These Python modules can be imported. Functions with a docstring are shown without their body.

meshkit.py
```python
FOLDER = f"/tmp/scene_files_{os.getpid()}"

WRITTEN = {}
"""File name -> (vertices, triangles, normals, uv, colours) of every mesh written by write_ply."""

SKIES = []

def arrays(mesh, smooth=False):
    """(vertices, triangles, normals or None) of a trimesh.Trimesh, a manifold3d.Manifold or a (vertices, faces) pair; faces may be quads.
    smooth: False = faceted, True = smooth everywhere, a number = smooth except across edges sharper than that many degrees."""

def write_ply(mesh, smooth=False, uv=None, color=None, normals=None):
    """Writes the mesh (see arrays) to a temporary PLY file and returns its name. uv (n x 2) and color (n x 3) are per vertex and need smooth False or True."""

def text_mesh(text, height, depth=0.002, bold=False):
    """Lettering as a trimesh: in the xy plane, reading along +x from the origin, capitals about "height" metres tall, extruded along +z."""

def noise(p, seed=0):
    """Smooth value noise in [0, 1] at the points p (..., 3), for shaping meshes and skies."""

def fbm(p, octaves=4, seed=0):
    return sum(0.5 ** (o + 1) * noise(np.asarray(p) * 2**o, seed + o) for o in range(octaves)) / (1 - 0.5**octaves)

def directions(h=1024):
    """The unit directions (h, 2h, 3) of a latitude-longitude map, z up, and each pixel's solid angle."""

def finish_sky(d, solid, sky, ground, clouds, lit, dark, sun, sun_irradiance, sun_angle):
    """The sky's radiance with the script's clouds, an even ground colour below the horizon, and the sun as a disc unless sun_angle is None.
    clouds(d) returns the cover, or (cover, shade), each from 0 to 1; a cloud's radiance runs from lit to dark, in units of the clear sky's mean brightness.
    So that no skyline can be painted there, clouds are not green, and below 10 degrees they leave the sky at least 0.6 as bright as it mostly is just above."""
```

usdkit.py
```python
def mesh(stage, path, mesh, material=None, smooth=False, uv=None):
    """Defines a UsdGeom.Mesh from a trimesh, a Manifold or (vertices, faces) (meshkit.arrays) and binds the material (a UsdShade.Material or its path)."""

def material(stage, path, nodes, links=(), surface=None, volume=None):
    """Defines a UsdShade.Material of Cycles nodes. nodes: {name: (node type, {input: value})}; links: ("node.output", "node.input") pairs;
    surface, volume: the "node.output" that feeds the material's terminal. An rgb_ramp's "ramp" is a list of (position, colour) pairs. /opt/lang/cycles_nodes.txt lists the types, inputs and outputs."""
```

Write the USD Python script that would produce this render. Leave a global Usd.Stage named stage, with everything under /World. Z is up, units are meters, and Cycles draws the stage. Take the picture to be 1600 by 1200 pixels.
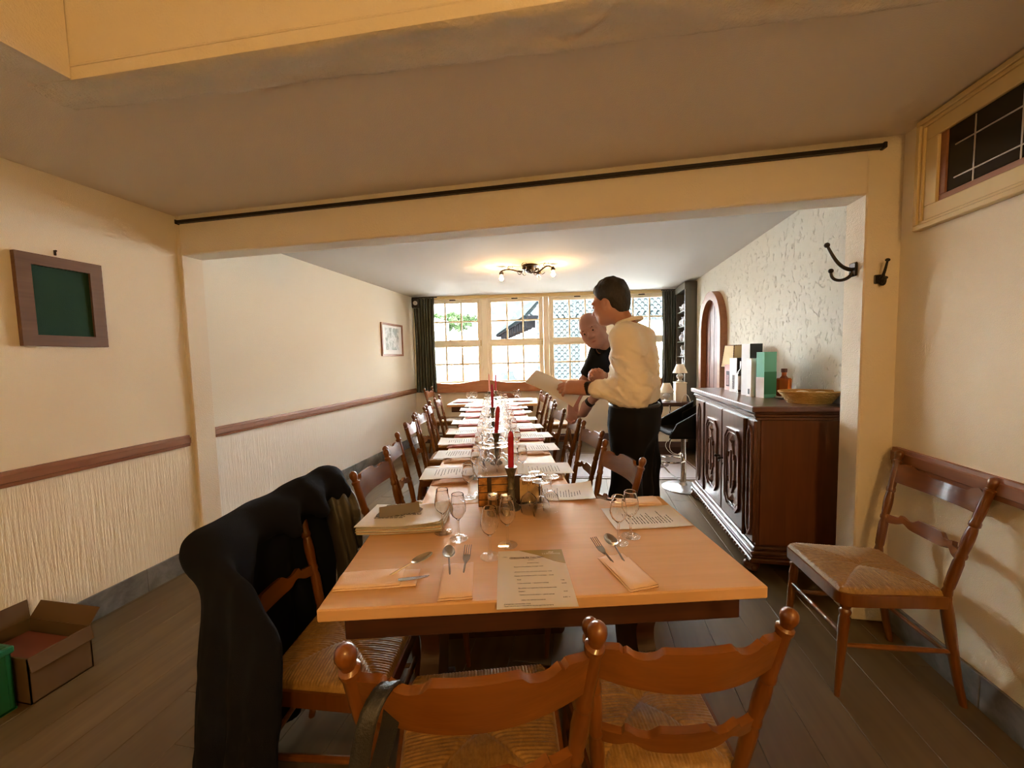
import math, random
import numpy as np, trimesh, manifold3d as m3
import usdkit, meshkit
from pxr import Usd, UsdGeom, UsdLux, UsdShade, Gf, Sdf
from shapely.geometry import Polygon

stage = Usd.Stage.CreateInMemory()
UsdGeom.SetStageUpAxis(stage, 'Z'); UsdGeom.SetStageMetersPerUnit(stage, 1.0)
UsdGeom.Xform.Define(stage, '/World'); UsdGeom.Scope.Define(stage, '/World/Looks')
PI = math.pi
rng = random.Random(7)

# ------------------------------------------------------------------ camera, sky, exposure
FPX, YAW, PITCH, ROLL = 608.44, .1881, -.0681, -.0245
cy_, sy_, cp_, sp_ = math.cos(YAW), math.sin(YAW), math.cos(PITCH), math.sin(PITCH)
fwd = np.array([-sy_*cp_, cy_*cp_, sp_]); r0 = np.array([cy_, sy_, 0]); u0 = np.cross(r0, fwd)
rr = math.cos(ROLL)*r0 + math.sin(ROLL)*u0; uu = -math.sin(ROLL)*r0 + math.cos(ROLL)*u0
cam = UsdGeom.Camera.Define(stage, '/World/camera')
cam.CreateHorizontalApertureAttr(36.0); cam.CreateVerticalApertureAttr(27.0)
cam.CreateFocalLengthAttr(36.0*FPX/1600); cam.CreateClippingRangeAttr((0.03, 400.0))
cam.CreateExposureAttr(1.65)
cam.AddTransformOp().Set(Gf.Matrix4d(*rr, 0, *uu, 0, *(-fwd), 0, 0, 0, 1.40, 1))
SKY = 7.0
dome = UsdLux.DomeLight.Define(stage, '/World/sky')
dome.CreateIntensityAttr(SKY); dome.CreateColorAttr(Gf.Vec3f(.93, .98, 1.0))
WARM = (1.0, .58, .19)
LAMP = 60.0         # glowing globe of the lamp over the photographer's end of the room
BULB = 200.0

# ------------------------------------------------------------------ materials
L = '/World/Looks/'
MATS = {}
def mat(name, color, rough=.5, spec=.5, metal=0., bump=None, var=None, sheen=0., coat=0., trans=0., emit=None, estr=0., ior=1.5, sub=0., rnd=0., crough=.16):
    """principled material; var = (scale xyz, second colour, ramp low, ramp high); bump = (scale, strength, detail)"""
    if name in MATS: return MATS[name]
    n = {'p': ('principled_bsdf', dict(base_color=color, roughness=rough, specular_ior_level=spec, metallic=metal, sheen_weight=sheen, coat_weight=coat, coat_roughness=crough, transmission_weight=trans, ior=ior))}
    l = []
    if emit is not None: n['p'][1].update(emission_color=emit, emission_strength=estr)
    if var or bump or rnd: n['tc'] = ('texture_coordinate', {})
    if var:
        sc, c2, lo, hi = var
        n['mp'] = ('mapping', dict(scale=sc)); n['nz'] = ('noise_texture', dict(scale=1.0, detail=6.0, roughness=.6, distortion=.4))
        n['rp'] = ('rgb_ramp', {'ramp': [(0, color), (lo, color), (hi, c2), (1, c2)]})
        l += [('tc.object', 'mp.vector'), ('mp.vector', 'nz.vector'), ('nz.fac', 'rp.fac')]
        last = 'rp.color'
        if rnd:
            n['oi'] = ('object_info', {}); n['mr'] = ('map_range', dict(from_min=0., from_max=1., to_min=1-rnd, to_max=1+rnd)); n['hs'] = ('hsv', dict(hue=.5, saturation=1., fac=1.))
            l += [('oi.random', 'mr.value'), ('mr.result', 'hs.value'), (last, 'hs.color')]; last = 'hs.color'
        l += [(last, 'p.base_color')]
    if bump:
        sc, st, det = bump
        n['bn'] = ('noise_texture', dict(scale=1.0, detail=det, roughness=.6)); n['bm'] = ('mapping', dict(scale=sc if np.ndim(sc) else (sc,)*3)); n['bp'] = ('bump', dict(strength=st, distance=.01))
        l += [('tc.object', 'bm.vector'), ('bm.vector', 'bn.vector'), ('bn.fac', 'bp.height'), ('bp.normal', 'p.normal')]
    MATS[name] = usdkit.material(stage, L+name, n, l, surface='p.BSDF')
    return MATS[name]
def wood(name, c1, c2, rough=.38, axis='z', scale=1., rnd=0., coat=0., crough=.16):
    s = {'x': (2, 26, 26), 'y': (26, 2, 26), 'z': (26, 26, 2)}[axis]
    s = tuple(q*scale for q in s)
    return mat(name, c1, rough, var=(s, c2, .3, .7), bump=(tuple(q*4 for q in s), .06, 3.), rnd=rnd, coat=coat, crough=crough)

mat('cream_wall', (.85, .77, .61), .85, bump=(260., .25, 2.))
mat('white_plaster', (.80, .755, .64), .85, bump=(150., .3, 3.))
mat('ceiling_paint', (.80, .71, .59), .9, bump=(180., .2, 3.))
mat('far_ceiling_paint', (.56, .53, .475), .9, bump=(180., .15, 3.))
mat('beam_paint', (.78, .70, .57), .88, bump=(120., .35, 4.))
mat('rough_beam', (.78, .70, .57), .9, bump=(60., 1., 5.))
# wainscot wallpaper: fine vertical ribs
def ribs(name, color):
    n = {'tc': ('texture_coordinate', {}), 'mp': ('mapping', dict(scale=(1, 1, .05))), 'nz': ('noise_texture', dict(scale=90., detail=3., roughness=.6)), 'bp': ('bump', dict(strength=.75, distance=.006)),
         'p': ('principled_bsdf', dict(base_color=color, roughness=.85))}
    MATS[name] = usdkit.material(stage, L+name, n, [('tc.object', 'mp.vector'), ('mp.vector', 'nz.vector'), ('nz.fac', 'bp.height'), ('bp.normal', 'p.normal')], surface='p.BSDF')
ribs('ribbed_paper', (.85, .78, .63)); ribs('ribbed_paper_far', (.84, .82, .76))
# far right wall: trowelled rough-cast plaster
n = {'tc': ('texture_coordinate', {}), 'mp': ('mapping', dict(scale=(1, 1, .55), rotation=(.35, 0, 0))), 'v': ('noise_texture', dict(scale=26., detail=5., roughness=.6, distortion=1.3)),
     'rp': ('rgb_ramp', {'ramp': [(0, (0, 0, 0)), (.335, (.05,)*3), (.395, (.9,)*3), (1, (1, 1, 1))]}), 'bp': ('bump', dict(strength=.75, distance=.02)),
     'p': ('principled_bsdf', dict(base_color=(.60, .58, .50), roughness=.85))}
MATS['rough_plaster'] = usdkit.material(stage, L+'rough_plaster', n, [('tc.object', 'mp.vector'), ('mp.vector', 'v.vector'), ('v.fac', 'rp.fac'), ('rp.color', 'bp.height'), ('bp.normal', 'p.normal')], surface='p.BSDF')
for i, k in enumerate((.86, 1.0, 1.1)):
    mat(f'floor_plank_{i}', (.130*k, .080*k, .030*k), .48, .38, var=((14, 1.2, 14), (.092*k, .054*k, .018*k), .35, .7), bump=((50, 4, 50), .05, 3.))
mat('sub_floor', (.05, .04, .03), .9)
mat('stone_tile', (.115, .11, .10), .45, var=((7, 7, 7), (.21, .205, .19), .42, .62), bump=(30., .1, 4.))
wood('rail_wood', (.21, .08, .027), (.29, .115, .04), .45, 'y')
wood('sill_wood', (.40, .16, .055), (.30, .11, .04), .42, 'x')
wood('chair_wood', (.200, .066, .009), (.135, .041, .0055), .27, 'z', rnd=.16, coat=.6)
wood('slat_wood', (.215, .072, .0095), (.145, .045, .006), .27, 'x', rnd=.16, coat=.6)
wood('dark_wood', (.085, .03, .014), (.05, .018, .01), .35, 'x')
wood('cabinet_wood', (.13, .045, .018), (.085, .028, .012), .40, 'z', coat=1., crough=.27)
wood('cabinet_side_wood', (.17, .055, .018), (.11, .034, .012), .42, 'z')
wood('door_wood', (.16, .045, .018), (.11, .03, .012), .45, 'z')
wood('frame_wood', (.17, .085, .04), (.12, .055, .025), .45, 'y')
wood('shelf_wood', (.10, .085, .06), (.07, .06, .045), .5, 'z')
mat('table_top_wood', (.74, .455, .235), .52, .35, var=((2.5, 26, 26), (.67, .40, .20), .3, .7), bump=((30, 200, 200), .03, 3.))
mat('cream_paint', (.82, .76, .62), .5)
mat('beige_panel', (.74, .66, .53), .6, bump=(60., .06, 3.))
mat('ochre_paint', (.62, .47, .22), .5)
mat('black_metal', (.018, .015, .013), .4, metal=.3)
mat('iron', (.03, .022, .016), .45, metal=.7)
mat('chrome', (.82, .83, .85), .12, metal=1.)
mat('steel', (.62, .60, .56), .22, metal=1.)
mat('brushed_base', (.66, .70, .75), .3, metal=.9)
mat('rush', (.39, .215, .050), .45, var=((60, 60, 60), (.21, .105, .022), .35, .75), sheen=.2, rnd=.1)
mat('paper', (.72, .675, .62), .75, sub=0.)
mat('paper_ink', (.10, .09, .09), .7)
mat('olive_print', (.36, .26, .06), .6)
mat('logo_print', (.72, .62, .36), .6)
mat('napkin_peach', (.86, .63, .48), .8, bump=(300., .15, 2.))
mat('napkin_peach_backlit', (.34, .075, .05), .8, bump=(300., .15, 2.))  # peach napkin of the farther places, deep backlit shade put into the colour
mat('napkin_peach_shaded', (.50, .27, .12), .8, bump=(300., .15, 2.))  # peach napkin of the first places, backlit shade put into the colour
mat('candle_red', (.42, .012, .035), .35)
mat('candle_pink', (.70, .28, .24), .4)
mat('pewter', (.20, .18, .14), .42, metal=.6, var=((60, 60, 25), (.08, .07, .055), .4, .62))
mat('black_leather', (.014, .013, .013), .45, bump=(200., .2, 3.))
mat('stool_black', (.006, .006, .006), .75, spec=.12); mat('navy_cloth', (.0045, .0055, .011), .95, spec=.15, bump=(500., .25, 2.))
mat('lining_cloth', (.055, .050, .042), .55)
mat('shirt_cloth', (.86, .78, .67), .8, bump=((30, 30, 14), .30, 3.))
mat('polo_cloth', (.014, .018, .024), .9, spec=.2)
mat('trouser_cloth', (.008, .008, .011), .9, spec=.15)
mat('skin', (.44, .205, .125), .5, bump=(120., .1, 3.))
mat('skin_pale', (.45, .225, .165), .5, bump=(120., .1, 3.))
mat('hair_dark', (.018, .012, .009), .55, bump=((160, 160, 40), .5, 3.))
mat('eye_dark', (.02, .015, .012), .3); mat('lip', (.36, .13, .10), .5); mat('eye_white', (.7, .68, .65), .4)
mat('curtain_green', (.055, .06, .042), .9, var=((90, 2, .2), (.085, .088, .064), .4, .6), sheen=.1)
mat('green_velvet', (.008, .045, .024), .9, bump=(400., .3, 2.))
mat('cardboard', (.13, .075, .03), .8); mat('cardboard_dark', (.22, .06, .04), .8)
mat('green_plastic', (.014, .16, .085), .4)
mat('rug_grey', (.40, .37, .38), .95, bump=(300., .4, 2.)); mat('rug_dark', (.13, .10, .11), .95, bump=(300., .4, 2.)); mat('rug_white', (.74, .72, .70), .95)
mat('shade_white', (.82, .78, .68), .8); mat('ceramic_grey', (.50, .50, .48), .3)
mat('lampshade_tan', (.66, .52, .28), .8); mat('braid_brown', (.10, .035, .02), .8)
mat('porcelain', (.70, .73, .80), .2, var=((26, 26, 26), (.22, .27, .40), .5, .62))
mat('teal_box', (.17, .55, .44), .45); mat('teal_dark', (.05, .24, .14), .45); mat('carton_white', (.80, .80, .83), .45); mat('carton_black', (.012, .012, .016), .4)
mat('carton_pink', (.70, .36, .36), .45); mat('plum_print', (.05, .01, .02), .5)
mat('wicker', (.52, .29, .07), .6, bump=((60, 60, 200), .8, 3.)); mat('bread', (.62, .50, .36), .8)
mat('white_plastic', (.76, .74, .70), .4); mat('grey_felt', (.19, .165, .14), .85)
mat('menu_brown', (.20, .085, .02), .4, var=((14, 14, 22), (.55, .26, .06), .42, .6)); mat('menu_dark', (.035, .014, .006), .4); mat('menu_tan', (.66, .42, .18), .5, var=((20, 20, 20), (.50, .28, .10), .5, .62))
mat('spice', (.50, .36, .20), .8)
mat('amber', (.55, .12, .015), .1, trans=.85, ior=1.36)
mat('clear_bulb', (1., .97, .9), .05, trans=1., ior=1.2)
mat('globe_glow', (1, 1, 1), .5, emit=WARM, estr=LAMP)
mat('bulb_glow', (1, 1, 1), .5, emit=(1., .55, .2), estr=BULB)
mat('slate', (.0215, .0255, .026), .9, spec=0., var=((1.5, 1.5, 1.5), (.029, .0335, .034), .4, .6)); mat('roof_slate_darkened', (.020, .024, .0245), .9, spec=0., var=((1.5, 1.5, 1.5), (.027, .0315, .032), .4, .6)); mat('slate_dark', (.0035, .005, .0055), .9, spec=0.)  # roof tone slightly darker than wall slate, offsetting stronger sky light on the slope
mat('facade_white', (.45, .46, .47), .8); mat('bounce_render_white', (.80, .81, .82), .8); mat('eave_dark', (.0035, .0035, .004), .9, spec=0.); mat('street_grey', (.10, .10, .10), .9)  # rendered wall white raised above the facades to bounce daylight into the room
mat('leaf', (.022, .04, .011), .7, spec=.2)
mat('picture_print', (.72, .76, .76), .5, var=((9, 9, 9), (.30, .34, .33), .46, .58)); mat('mount_white', (.80, .80, .78), .5)
mat('stained_dark', (.012, .009, .007), .2, spec=.25); mat('lead', (.40, .38, .34), .4, metal=.8)
n = {'t': ('transparent_bsdf', dict(color=(.97, .98, .98))), 'g': ('glossy_bsdf', dict(color=(1, 1, 1), roughness=0.)), 'f': ('fresnel', dict(IOR=1.35)), 'm': ('mix_closure', {})}
MATS['window_pane'] = usdkit.material(stage, L+'window_pane', n, [('f.fac', 'm.fac'), ('t.BSDF', 'm.closure1'), ('g.BSDF', 'm.closure2')], surface='m.closure')

mat('glass', (1., 1., 1.), 0., trans=1., ior=1.45)
n = {'t': ('transparent_bsdf', dict(color=(.97, .975, .97))), 'p': ('principled_bsdf', dict(base_color=(1, 1, 1), roughness=.02, transmission_weight=1., ior=1.3)), 'm': ('mix_closure', dict(fac=.7))}
MATS['foot_glass'] = usdkit.material(stage, L+'foot_glass', n, [('t.BSDF', 'm.closure1'), ('p.BSDF', 'm.closure2')], surface='m.closure')

# ------------------------------------------------------------------ helpers: prims
def numbered(parent, name):
    path = f'{parent}/{name}'; k = 0
    while stage.GetPrimAtPath(path): k += 1; path = f'{parent}/{name}_{k:03d}'
    return path
def keys(p, label=None, cat=None, group=None, kind=None):
    for k, v in (('label', label), ('category', cat), ('group', group), ('kind', kind)):
        if v: p.SetCustomDataByKey(k, v)
    return p
def pose(x, loc, rz=0., rx=0., ry=0., s=1.):
    x.AddTranslateOp().Set(Gf.Vec3d(*map(float, loc))); x.AddRotateXYZOp().Set(Gf.Vec3f(math.degrees(rx), math.degrees(ry), math.degrees(rz)))
    x.AddScaleOp().Set(Gf.Vec3f(*((s,)*3 if np.ndim(s) == 0 else s)))
def T(name, label, cat, loc=(0, 0, 0), rz=0., group=None, kind=None, rx=0., ry=0., s=1.):
    x = UsdGeom.Xform.Define(stage, numbered('/World', name)); pose(x, loc, rz, rx, ry, s)
    return keys(x.GetPrim(), label, cat, group, kind)
def O(name, mesh, m, parent=None, smooth=32, label=None, kind=None):
    p = str(parent.GetPath()) if parent else '/World'
    return keys(usdkit.mesh(stage, numbered(p, name), mesh, MATS[m], smooth).GetPrim(), label, kind=kind)
def S(name, mesh, m, smooth=False): return O(name, mesh, m, None, smooth, kind='structure')
def SX(name, loc=(0, 0, 0), rz=0.):
    x = UsdGeom.Xform.Define(stage, numbered('/World', name)); pose(x, loc, rz); return keys(x.GetPrim(), kind='structure')
def dup(root, loc, rz=0., label=None, group=None, rx=0., ry=0., s=1.):
    was = root.GetCustomData(); base = root.GetName()
    if base[-4:-3] == '_' and base[-3:].isdigit(): base = base[:-4]
    r = T(base, label or was['label'], was['category'], loc, rz, group or was.get('group'), rx=rx, ry=ry, s=s)
    r.GetReferences().AddInternalReference(root.GetPath()); r.SetInstanceable(True)
    return r

# ------------------------------------------------------------------ helpers: meshes
def arr(m):
    if hasattr(m, 'to_mesh'):
        q = m.to_mesh(); return np.array(q.vert_properties[:, :3], float), np.array(q.tri_verts, int)
    if isinstance(m, tuple):
        v, f = np.asarray(m[0], float), np.asarray(m[1], int)
        if f.shape[1] == 4: f = np.vstack([f[:, [0, 1, 2]], f[:, [0, 2, 3]]])
        return v, f
    return np.array(m.vertices), np.array(m.faces)
def J(*ms):
    vs, fs, n = [], [], 0
    for m in ms:
        v, f = arr(m); vs.append(v); fs.append(f+n); n += len(v)
    return np.vstack(vs), np.vstack(fs)
def rotm(rx=0., ry=0., rz=0.): return trimesh.transformations.euler_matrix(rx, ry, rz, 'sxyz')[:3, :3]
def X(m, loc=(0, 0, 0), rz=0., rx=0., ry=0., s=1.):
    v, f = arr(m); return (v*np.asarray(s))@rotm(rx, ry, rz).T+np.asarray(loc, float), f
def box(x0, x1, y0, y1, z0, z1, b=0.):
    lo, hi = np.minimum([x0, y0, z0], [x1, y1, z1]).astype(float), np.maximum([x0, y0, z0], [x1, y1, z1]).astype(float)
    if b <= 0:
        t = trimesh.creation.box(hi-lo); t.apply_translation((lo+hi)/2); return t
    b = min(b, .45*float((hi-lo).min())); pts = []
    for sx in (0, 1):
        for sy in (0, 1):
            for sz in (0, 1):
                c = np.where([sx, sy, sz], hi, lo); d = np.where([sx, sy, sz], -b, b)
                for k in range(3):
                    q = c+d; q[k] = c[k]; pts.append(q)
    t = trimesh.PointCloud(np.array(pts)).convex_hull
    return t
def lathe(prof, n=24, cap=True):
    """prof: list of (r, z) from bottom to top; closed solid of revolution"""
    prof = [(max(r, 1e-5), z) for r, z in prof]
    a = np.arange(n)*2*PI/n; v = np.array([[r*math.cos(t), r*math.sin(t), z] for r, z in prof for t in a]); f = []
    for i in range(len(prof)-1):
        for j in range(n):
            k = (j+1) % n; f.append((i*n+j, i*n+k, (i+1)*n+k, (i+1)*n+j))
    v, f = arr((v, np.array(f)))
    if cap:
        c0, c1 = len(v), len(v)+1; v = np.vstack([v, [0, 0, prof[0][1]], [0, 0, prof[-1][1]]]); m = (len(prof)-1)*n
        f = np.vstack([f, [(c0, (j+1) % n, j) for j in range(n)], [(c1, m+j, m+(j+1) % n) for j in range(n)]])
    return v, f
def shell(outer, t, n=24):
    """thin-walled lathe: outer profile bottom to top, offset inwards by t"""
    o = list(outer); i = [(max(r-t, 1e-4), z+(t if k == 0 else 0)) for k, (r, z) in enumerate(o)]
    return lathe(o+i[::-1], n, cap=False)
def tube(pts, rad, n=8, up=(0, 0, 1)):
    pts = np.asarray(pts, float); rad = np.broadcast_to(rad, len(pts)).astype(float); v, f = [], []
    prev = None
    for i, p in enumerate(pts):
        t = pts[min(i+1, len(pts)-1)]-pts[max(i-1, 0)]; t = t/max(np.linalg.norm(t), 1e-9)
        if prev is None:
            a = np.cross(t, up); a = a if np.linalg.norm(a) > 1e-3 else np.cross(t, (1, 0, 0))
        else: a = prev-t*np.dot(prev, t)
        a = a/np.linalg.norm(a); prev = a; b = np.cross(t, a)
        for j in range(n):
            q = 2*PI*j/n; v.append(p+rad[i]*(math.cos(q)*a+math.sin(q)*b))
    for i in range(len(pts)-1):
        for j in range(n):
            k = (j+1) % n; f.append((i*n+j, i*n+k, (i+1)*n+k, (i+1)*n+j))
    v, f = arr((np.array(v), np.array(f))); m = (len(pts)-1)*n; c0 = len(v)
    v = np.vstack([v, pts[0], pts[-1]])
    f = np.vstack([f, [(c0, (j+1) % n, j) for j in range(n)], [(c0+1, m+j, m+(j+1) % n) for j in range(n)]])
    return v, f
def spline(pts, n=24):
    from scipy.interpolate import CubicSpline
    pts = np.asarray(pts, float); t = np.r_[0, np.cumsum(np.linalg.norm(np.diff(pts, axis=0), axis=1))]
    return CubicSpline(t, pts)(np.linspace(0, t[-1], n))
def prism(poly, h, plane='xy'):
    """extrude a 2-D outline by h: xy -> +z; xz -> +y; yz -> +x"""
    p = Polygon(poly) if not isinstance(poly, Polygon) else poly
    v, f = arr(trimesh.creation.extrude_polygon(p.buffer(0), h, engine='earcut'))
    if plane == 'xz': v = v[:, [0, 2, 1]]; f = f[:, ::-1]
    if plane == 'yz': v = v[:, [2, 0, 1]]
    return v, f
def sheet(P, t):
    """P: (n, m, 3) grid of a surface, made a closed sheet of thickness t (along its normals)"""
    P = np.asarray(P, float); n, m = P.shape[:2]
    du = np.gradient(P, axis=0); dv = np.gradient(P, axis=1); N = np.cross(du, dv); N /= np.maximum(np.linalg.norm(N, axis=2, keepdims=True), 1e-12)
    v = np.vstack([(P+N*t/2).reshape(-1, 3), (P-N*t/2).reshape(-1, 3)]); k = n*m
    I = np.arange(k).reshape(n, m); a, b, c, d = I[:-1, :-1].ravel(), I[1:, :-1].ravel(), I[1:, 1:].ravel(), I[:-1, 1:].ravel()
    f = [np.stack([a, b, c, d], 1), np.stack([a, d, c, b], 1)+k]
    loop = np.r_[I[0, :-1], I[:-1, -1], I[-1, :0:-1], I[:0:-1, 0]]; nx = np.roll(loop, -1)
    f.append(np.stack([nx, loop, loop+k, nx+k], 1)[:, ::-1])
    f = np.vstack(f)
    return arr((v, f))
def ball(c, r, n=2, s=(1, 1, 1)):
    t = trimesh.creation.icosphere(n, 1.0); return np.array(t.vertices)*r*np.asarray(s)+np.asarray(c, float), np.array(t.faces)
def ring(R, r, n=40, m=8):
    a = np.linspace(0, 2*PI, n, endpoint=False); v, f = [], []
    for i in range(n):
        for j in range(m):
            q = 2*PI*j/m; v.append(((R+r*math.cos(q))*math.cos(a[i]), (R+r*math.cos(q))*math.sin(a[i]), r*math.sin(q)))
            f.append((i*m+j, ((i+1) % n)*m+j, ((i+1) % n)*m+(j+1) % m, i*m+(j+1) % m))
    return arr((np.array(v), np.array(f)))
def words(text, h, depth=.0004, bold=False): return arr(meshkit.text_mesh(text, h, depth, bold))
# ================================================================== the room shell
XL, XR, ZC = -2.70, 1.488, 2.40          # front room
X2, XR2, ZC2 = -2.80, 1.542, 2.425       # room behind the beam
YB, YB2, ZB = 2.221, 2.374, 2.141        # beam across the opening
TH = math.radians(8.0); W0 = (-2.78, 6.09, 0)   # window wall: origin and turn
def wallpt(s, off, z): return np.array([W0[0]+s*math.cos(TH)-off*math.sin(TH), W0[1]+s*math.sin(TH)+off*math.cos(TH), z])

# floor of laid planks
fl = SX('floor')
O('subfloor', box(-3.0, 1.8, -2.8, 6.95, -.12, -.013), 'sub_floor', fl, False)
wd, k = .192, 0
x = -2.86
r_ = random.Random(3)
while x < 1.62:
    y = -2.7-r_.random()*1.2
    while y < 6.9:
        y0, y1 = max(y, -2.7), min(y+1.38, 6.90)
        if y1-y0 > .05:
            O('plank', box(x+.0008, x+wd-.0008, y0+.0008, y1-.0008, -.013, 0, .0012), f'floor_plank_{r_.choice((0, 1, 1, 2))}', fl, False)
        y += 1.38
    x += wd

wl = SX('wall_left')
O('plaster', box(-2.95, XL, -2.75, YB, 0, 2.6), 'cream_wall', wl, False)
O('plaster', box(-2.95, X2, YB2, 6.25, 0, 2.6), 'white_plaster', wl, False)
O('wainscot', box(XL-.01, XL+.004, -2.6, YB, .13, .87), 'ribbed_paper', wl, False, label='ribbed wallpaper below the chair rail')
O('wainscot', box(X2-.01, X2+.004, YB2, 6.08, .13, .87), 'ribbed_paper_far', wl, False, label='ribbed wallpaper below the chair rail')
wr = SX('wall_right')
O('plaster', box(XR, 1.8, -2.75, YB, 0, 3.1), 'cream_wall', wr, False)
O('plaster', box(XR2, 1.8, YB2, 6.95, 0, 2.6), 'rough_plaster', wr, False, label='rough-cast white plaster')
S('wall_front', box(-2.95, 1.8, -2.85, -2.7, 0, 3.1), 'cream_wall')
# pillars and beam around the opening
S('pillar', box(-2.95, -2.672, YB, YB2, 0, ZC+.2, .006), 'beam_paint')
S('pillar', box(1.340, 1.8, YB, YB2, 0, ZC+.2, .006), 'beam_paint')
S('beam', box(-2.675, 1.345, YB, YB2, ZB, ZC+.2, .008), 'beam_paint')
# ceilings: front room with an opening over the photographer, room behind
ce = SX('ceiling')
O('plaster', box(-2.95, 1.8, 1.19, YB+.01, ZC, ZC+.2), 'ceiling_paint', ce, False)
O('plaster', box(-2.95, -1.715, -2.75, 1.19, ZC, ZC+.2), 'ceiling_paint', ce, False)
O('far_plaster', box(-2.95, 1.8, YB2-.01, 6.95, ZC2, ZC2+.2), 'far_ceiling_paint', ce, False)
# upper recess: faces seen at the top of the picture, and its own ceiling
O('recess_side', box(-1.86, -1.711, -2.75, 1.095, ZC-.018, 3.0), 'beam_paint', ce, False)
O('recess_top', box(-1.86, 1.8, -2.75, 1.5, 2.98, 3.1), 'ceiling_paint', ce, False)
O('crack_bead', X(J(tube([(-1.71, 0, 0), (1.5, .128, .0)], .004, 6)), (0, 1.096, 2.425)), 'beam_paint', ce)
# rough plastered header beam with an uneven underside
nx, ny = 150, 14
P = np.zeros((nx, ny, 3))
for i, s in enumerate(np.linspace(0, 1, nx)):
    y0, y1 = 1.09+.13*s, 1.235+.19*s
    for j, t in enumerate(np.linspace(0, 1, ny)):
        q = np.array([-1.90+(1.56+1.90)*s, y0+(y1-y0)*t, 0.])
        q[2] = ZC-.022+.02*(meshkit.fbm(q*[9, 22, 1]+3, 3)-.5)*min(1, t*4)-.012*s
        if t == 1: q[2] = ZC+.02
        if t == 0: q[2] = ZC-.02
        P[i, j] = q
P[:, -1, 2] = ZC+.02; P[:, -2, 2] = np.minimum(P[:, -2, 2], ZC-.018)
front = np.stack([P[:, 0], P[:, 0]+[0, 0, .65]], 1)
def gridf(P):
    n, m = P.shape[:2]; I = np.arange(n*m).reshape(n, m)
    return arr((P.reshape(-1, 3), np.stack([I[:-1, :-1].ravel(), I[:-1, 1:].ravel(), I[1:, 1:].ravel(), I[1:, :-1].ravel()], 1)))
top = np.stack([P[:, -1], P[:, -1]+[0, 0, .6]], 1)
hb = SX('header_beam')
O('soffit', gridf(P), 'rough_beam', hb, True)
O('face', J(prism([(-1.90, 1.0905), (1.56, 1.2205), (1.56, 1.39), (-1.90, 1.22)], .62)), 'beam_paint', hb, False)
hv = hb.GetChildren()[1]
UsdGeom.Xformable(hv).AddTranslateOp().Set(Gf.Vec3d(0, 0, ZC-.019))
# chair rails
def rail(i, x, y0, y1, z0, z1, side):
    s = 1 if side > 0 else -1; d = .026
    prof = [(0, z0), (s*d*.75, z0), (s*d*.8, z0+.018), (s*d, z0+.022), (s*d, z1-.02), (s*d*.8, z1-.016), (s*d*.7, z1), (0, z1)]
    v, f = prism(prof, y1-y0, 'xz')
    S(f'trim_{i}', (v+[x, y0, 0], f), 'rail_wood', 30)
rail(1, XL+.004, -2.6, 2.185, .848, .923, 1); rail(2, X2+.004, YB2, 6.07, .848, .924, 1); rail(3, XR, -2.6, 2.19, .835, .92, -1)
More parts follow.
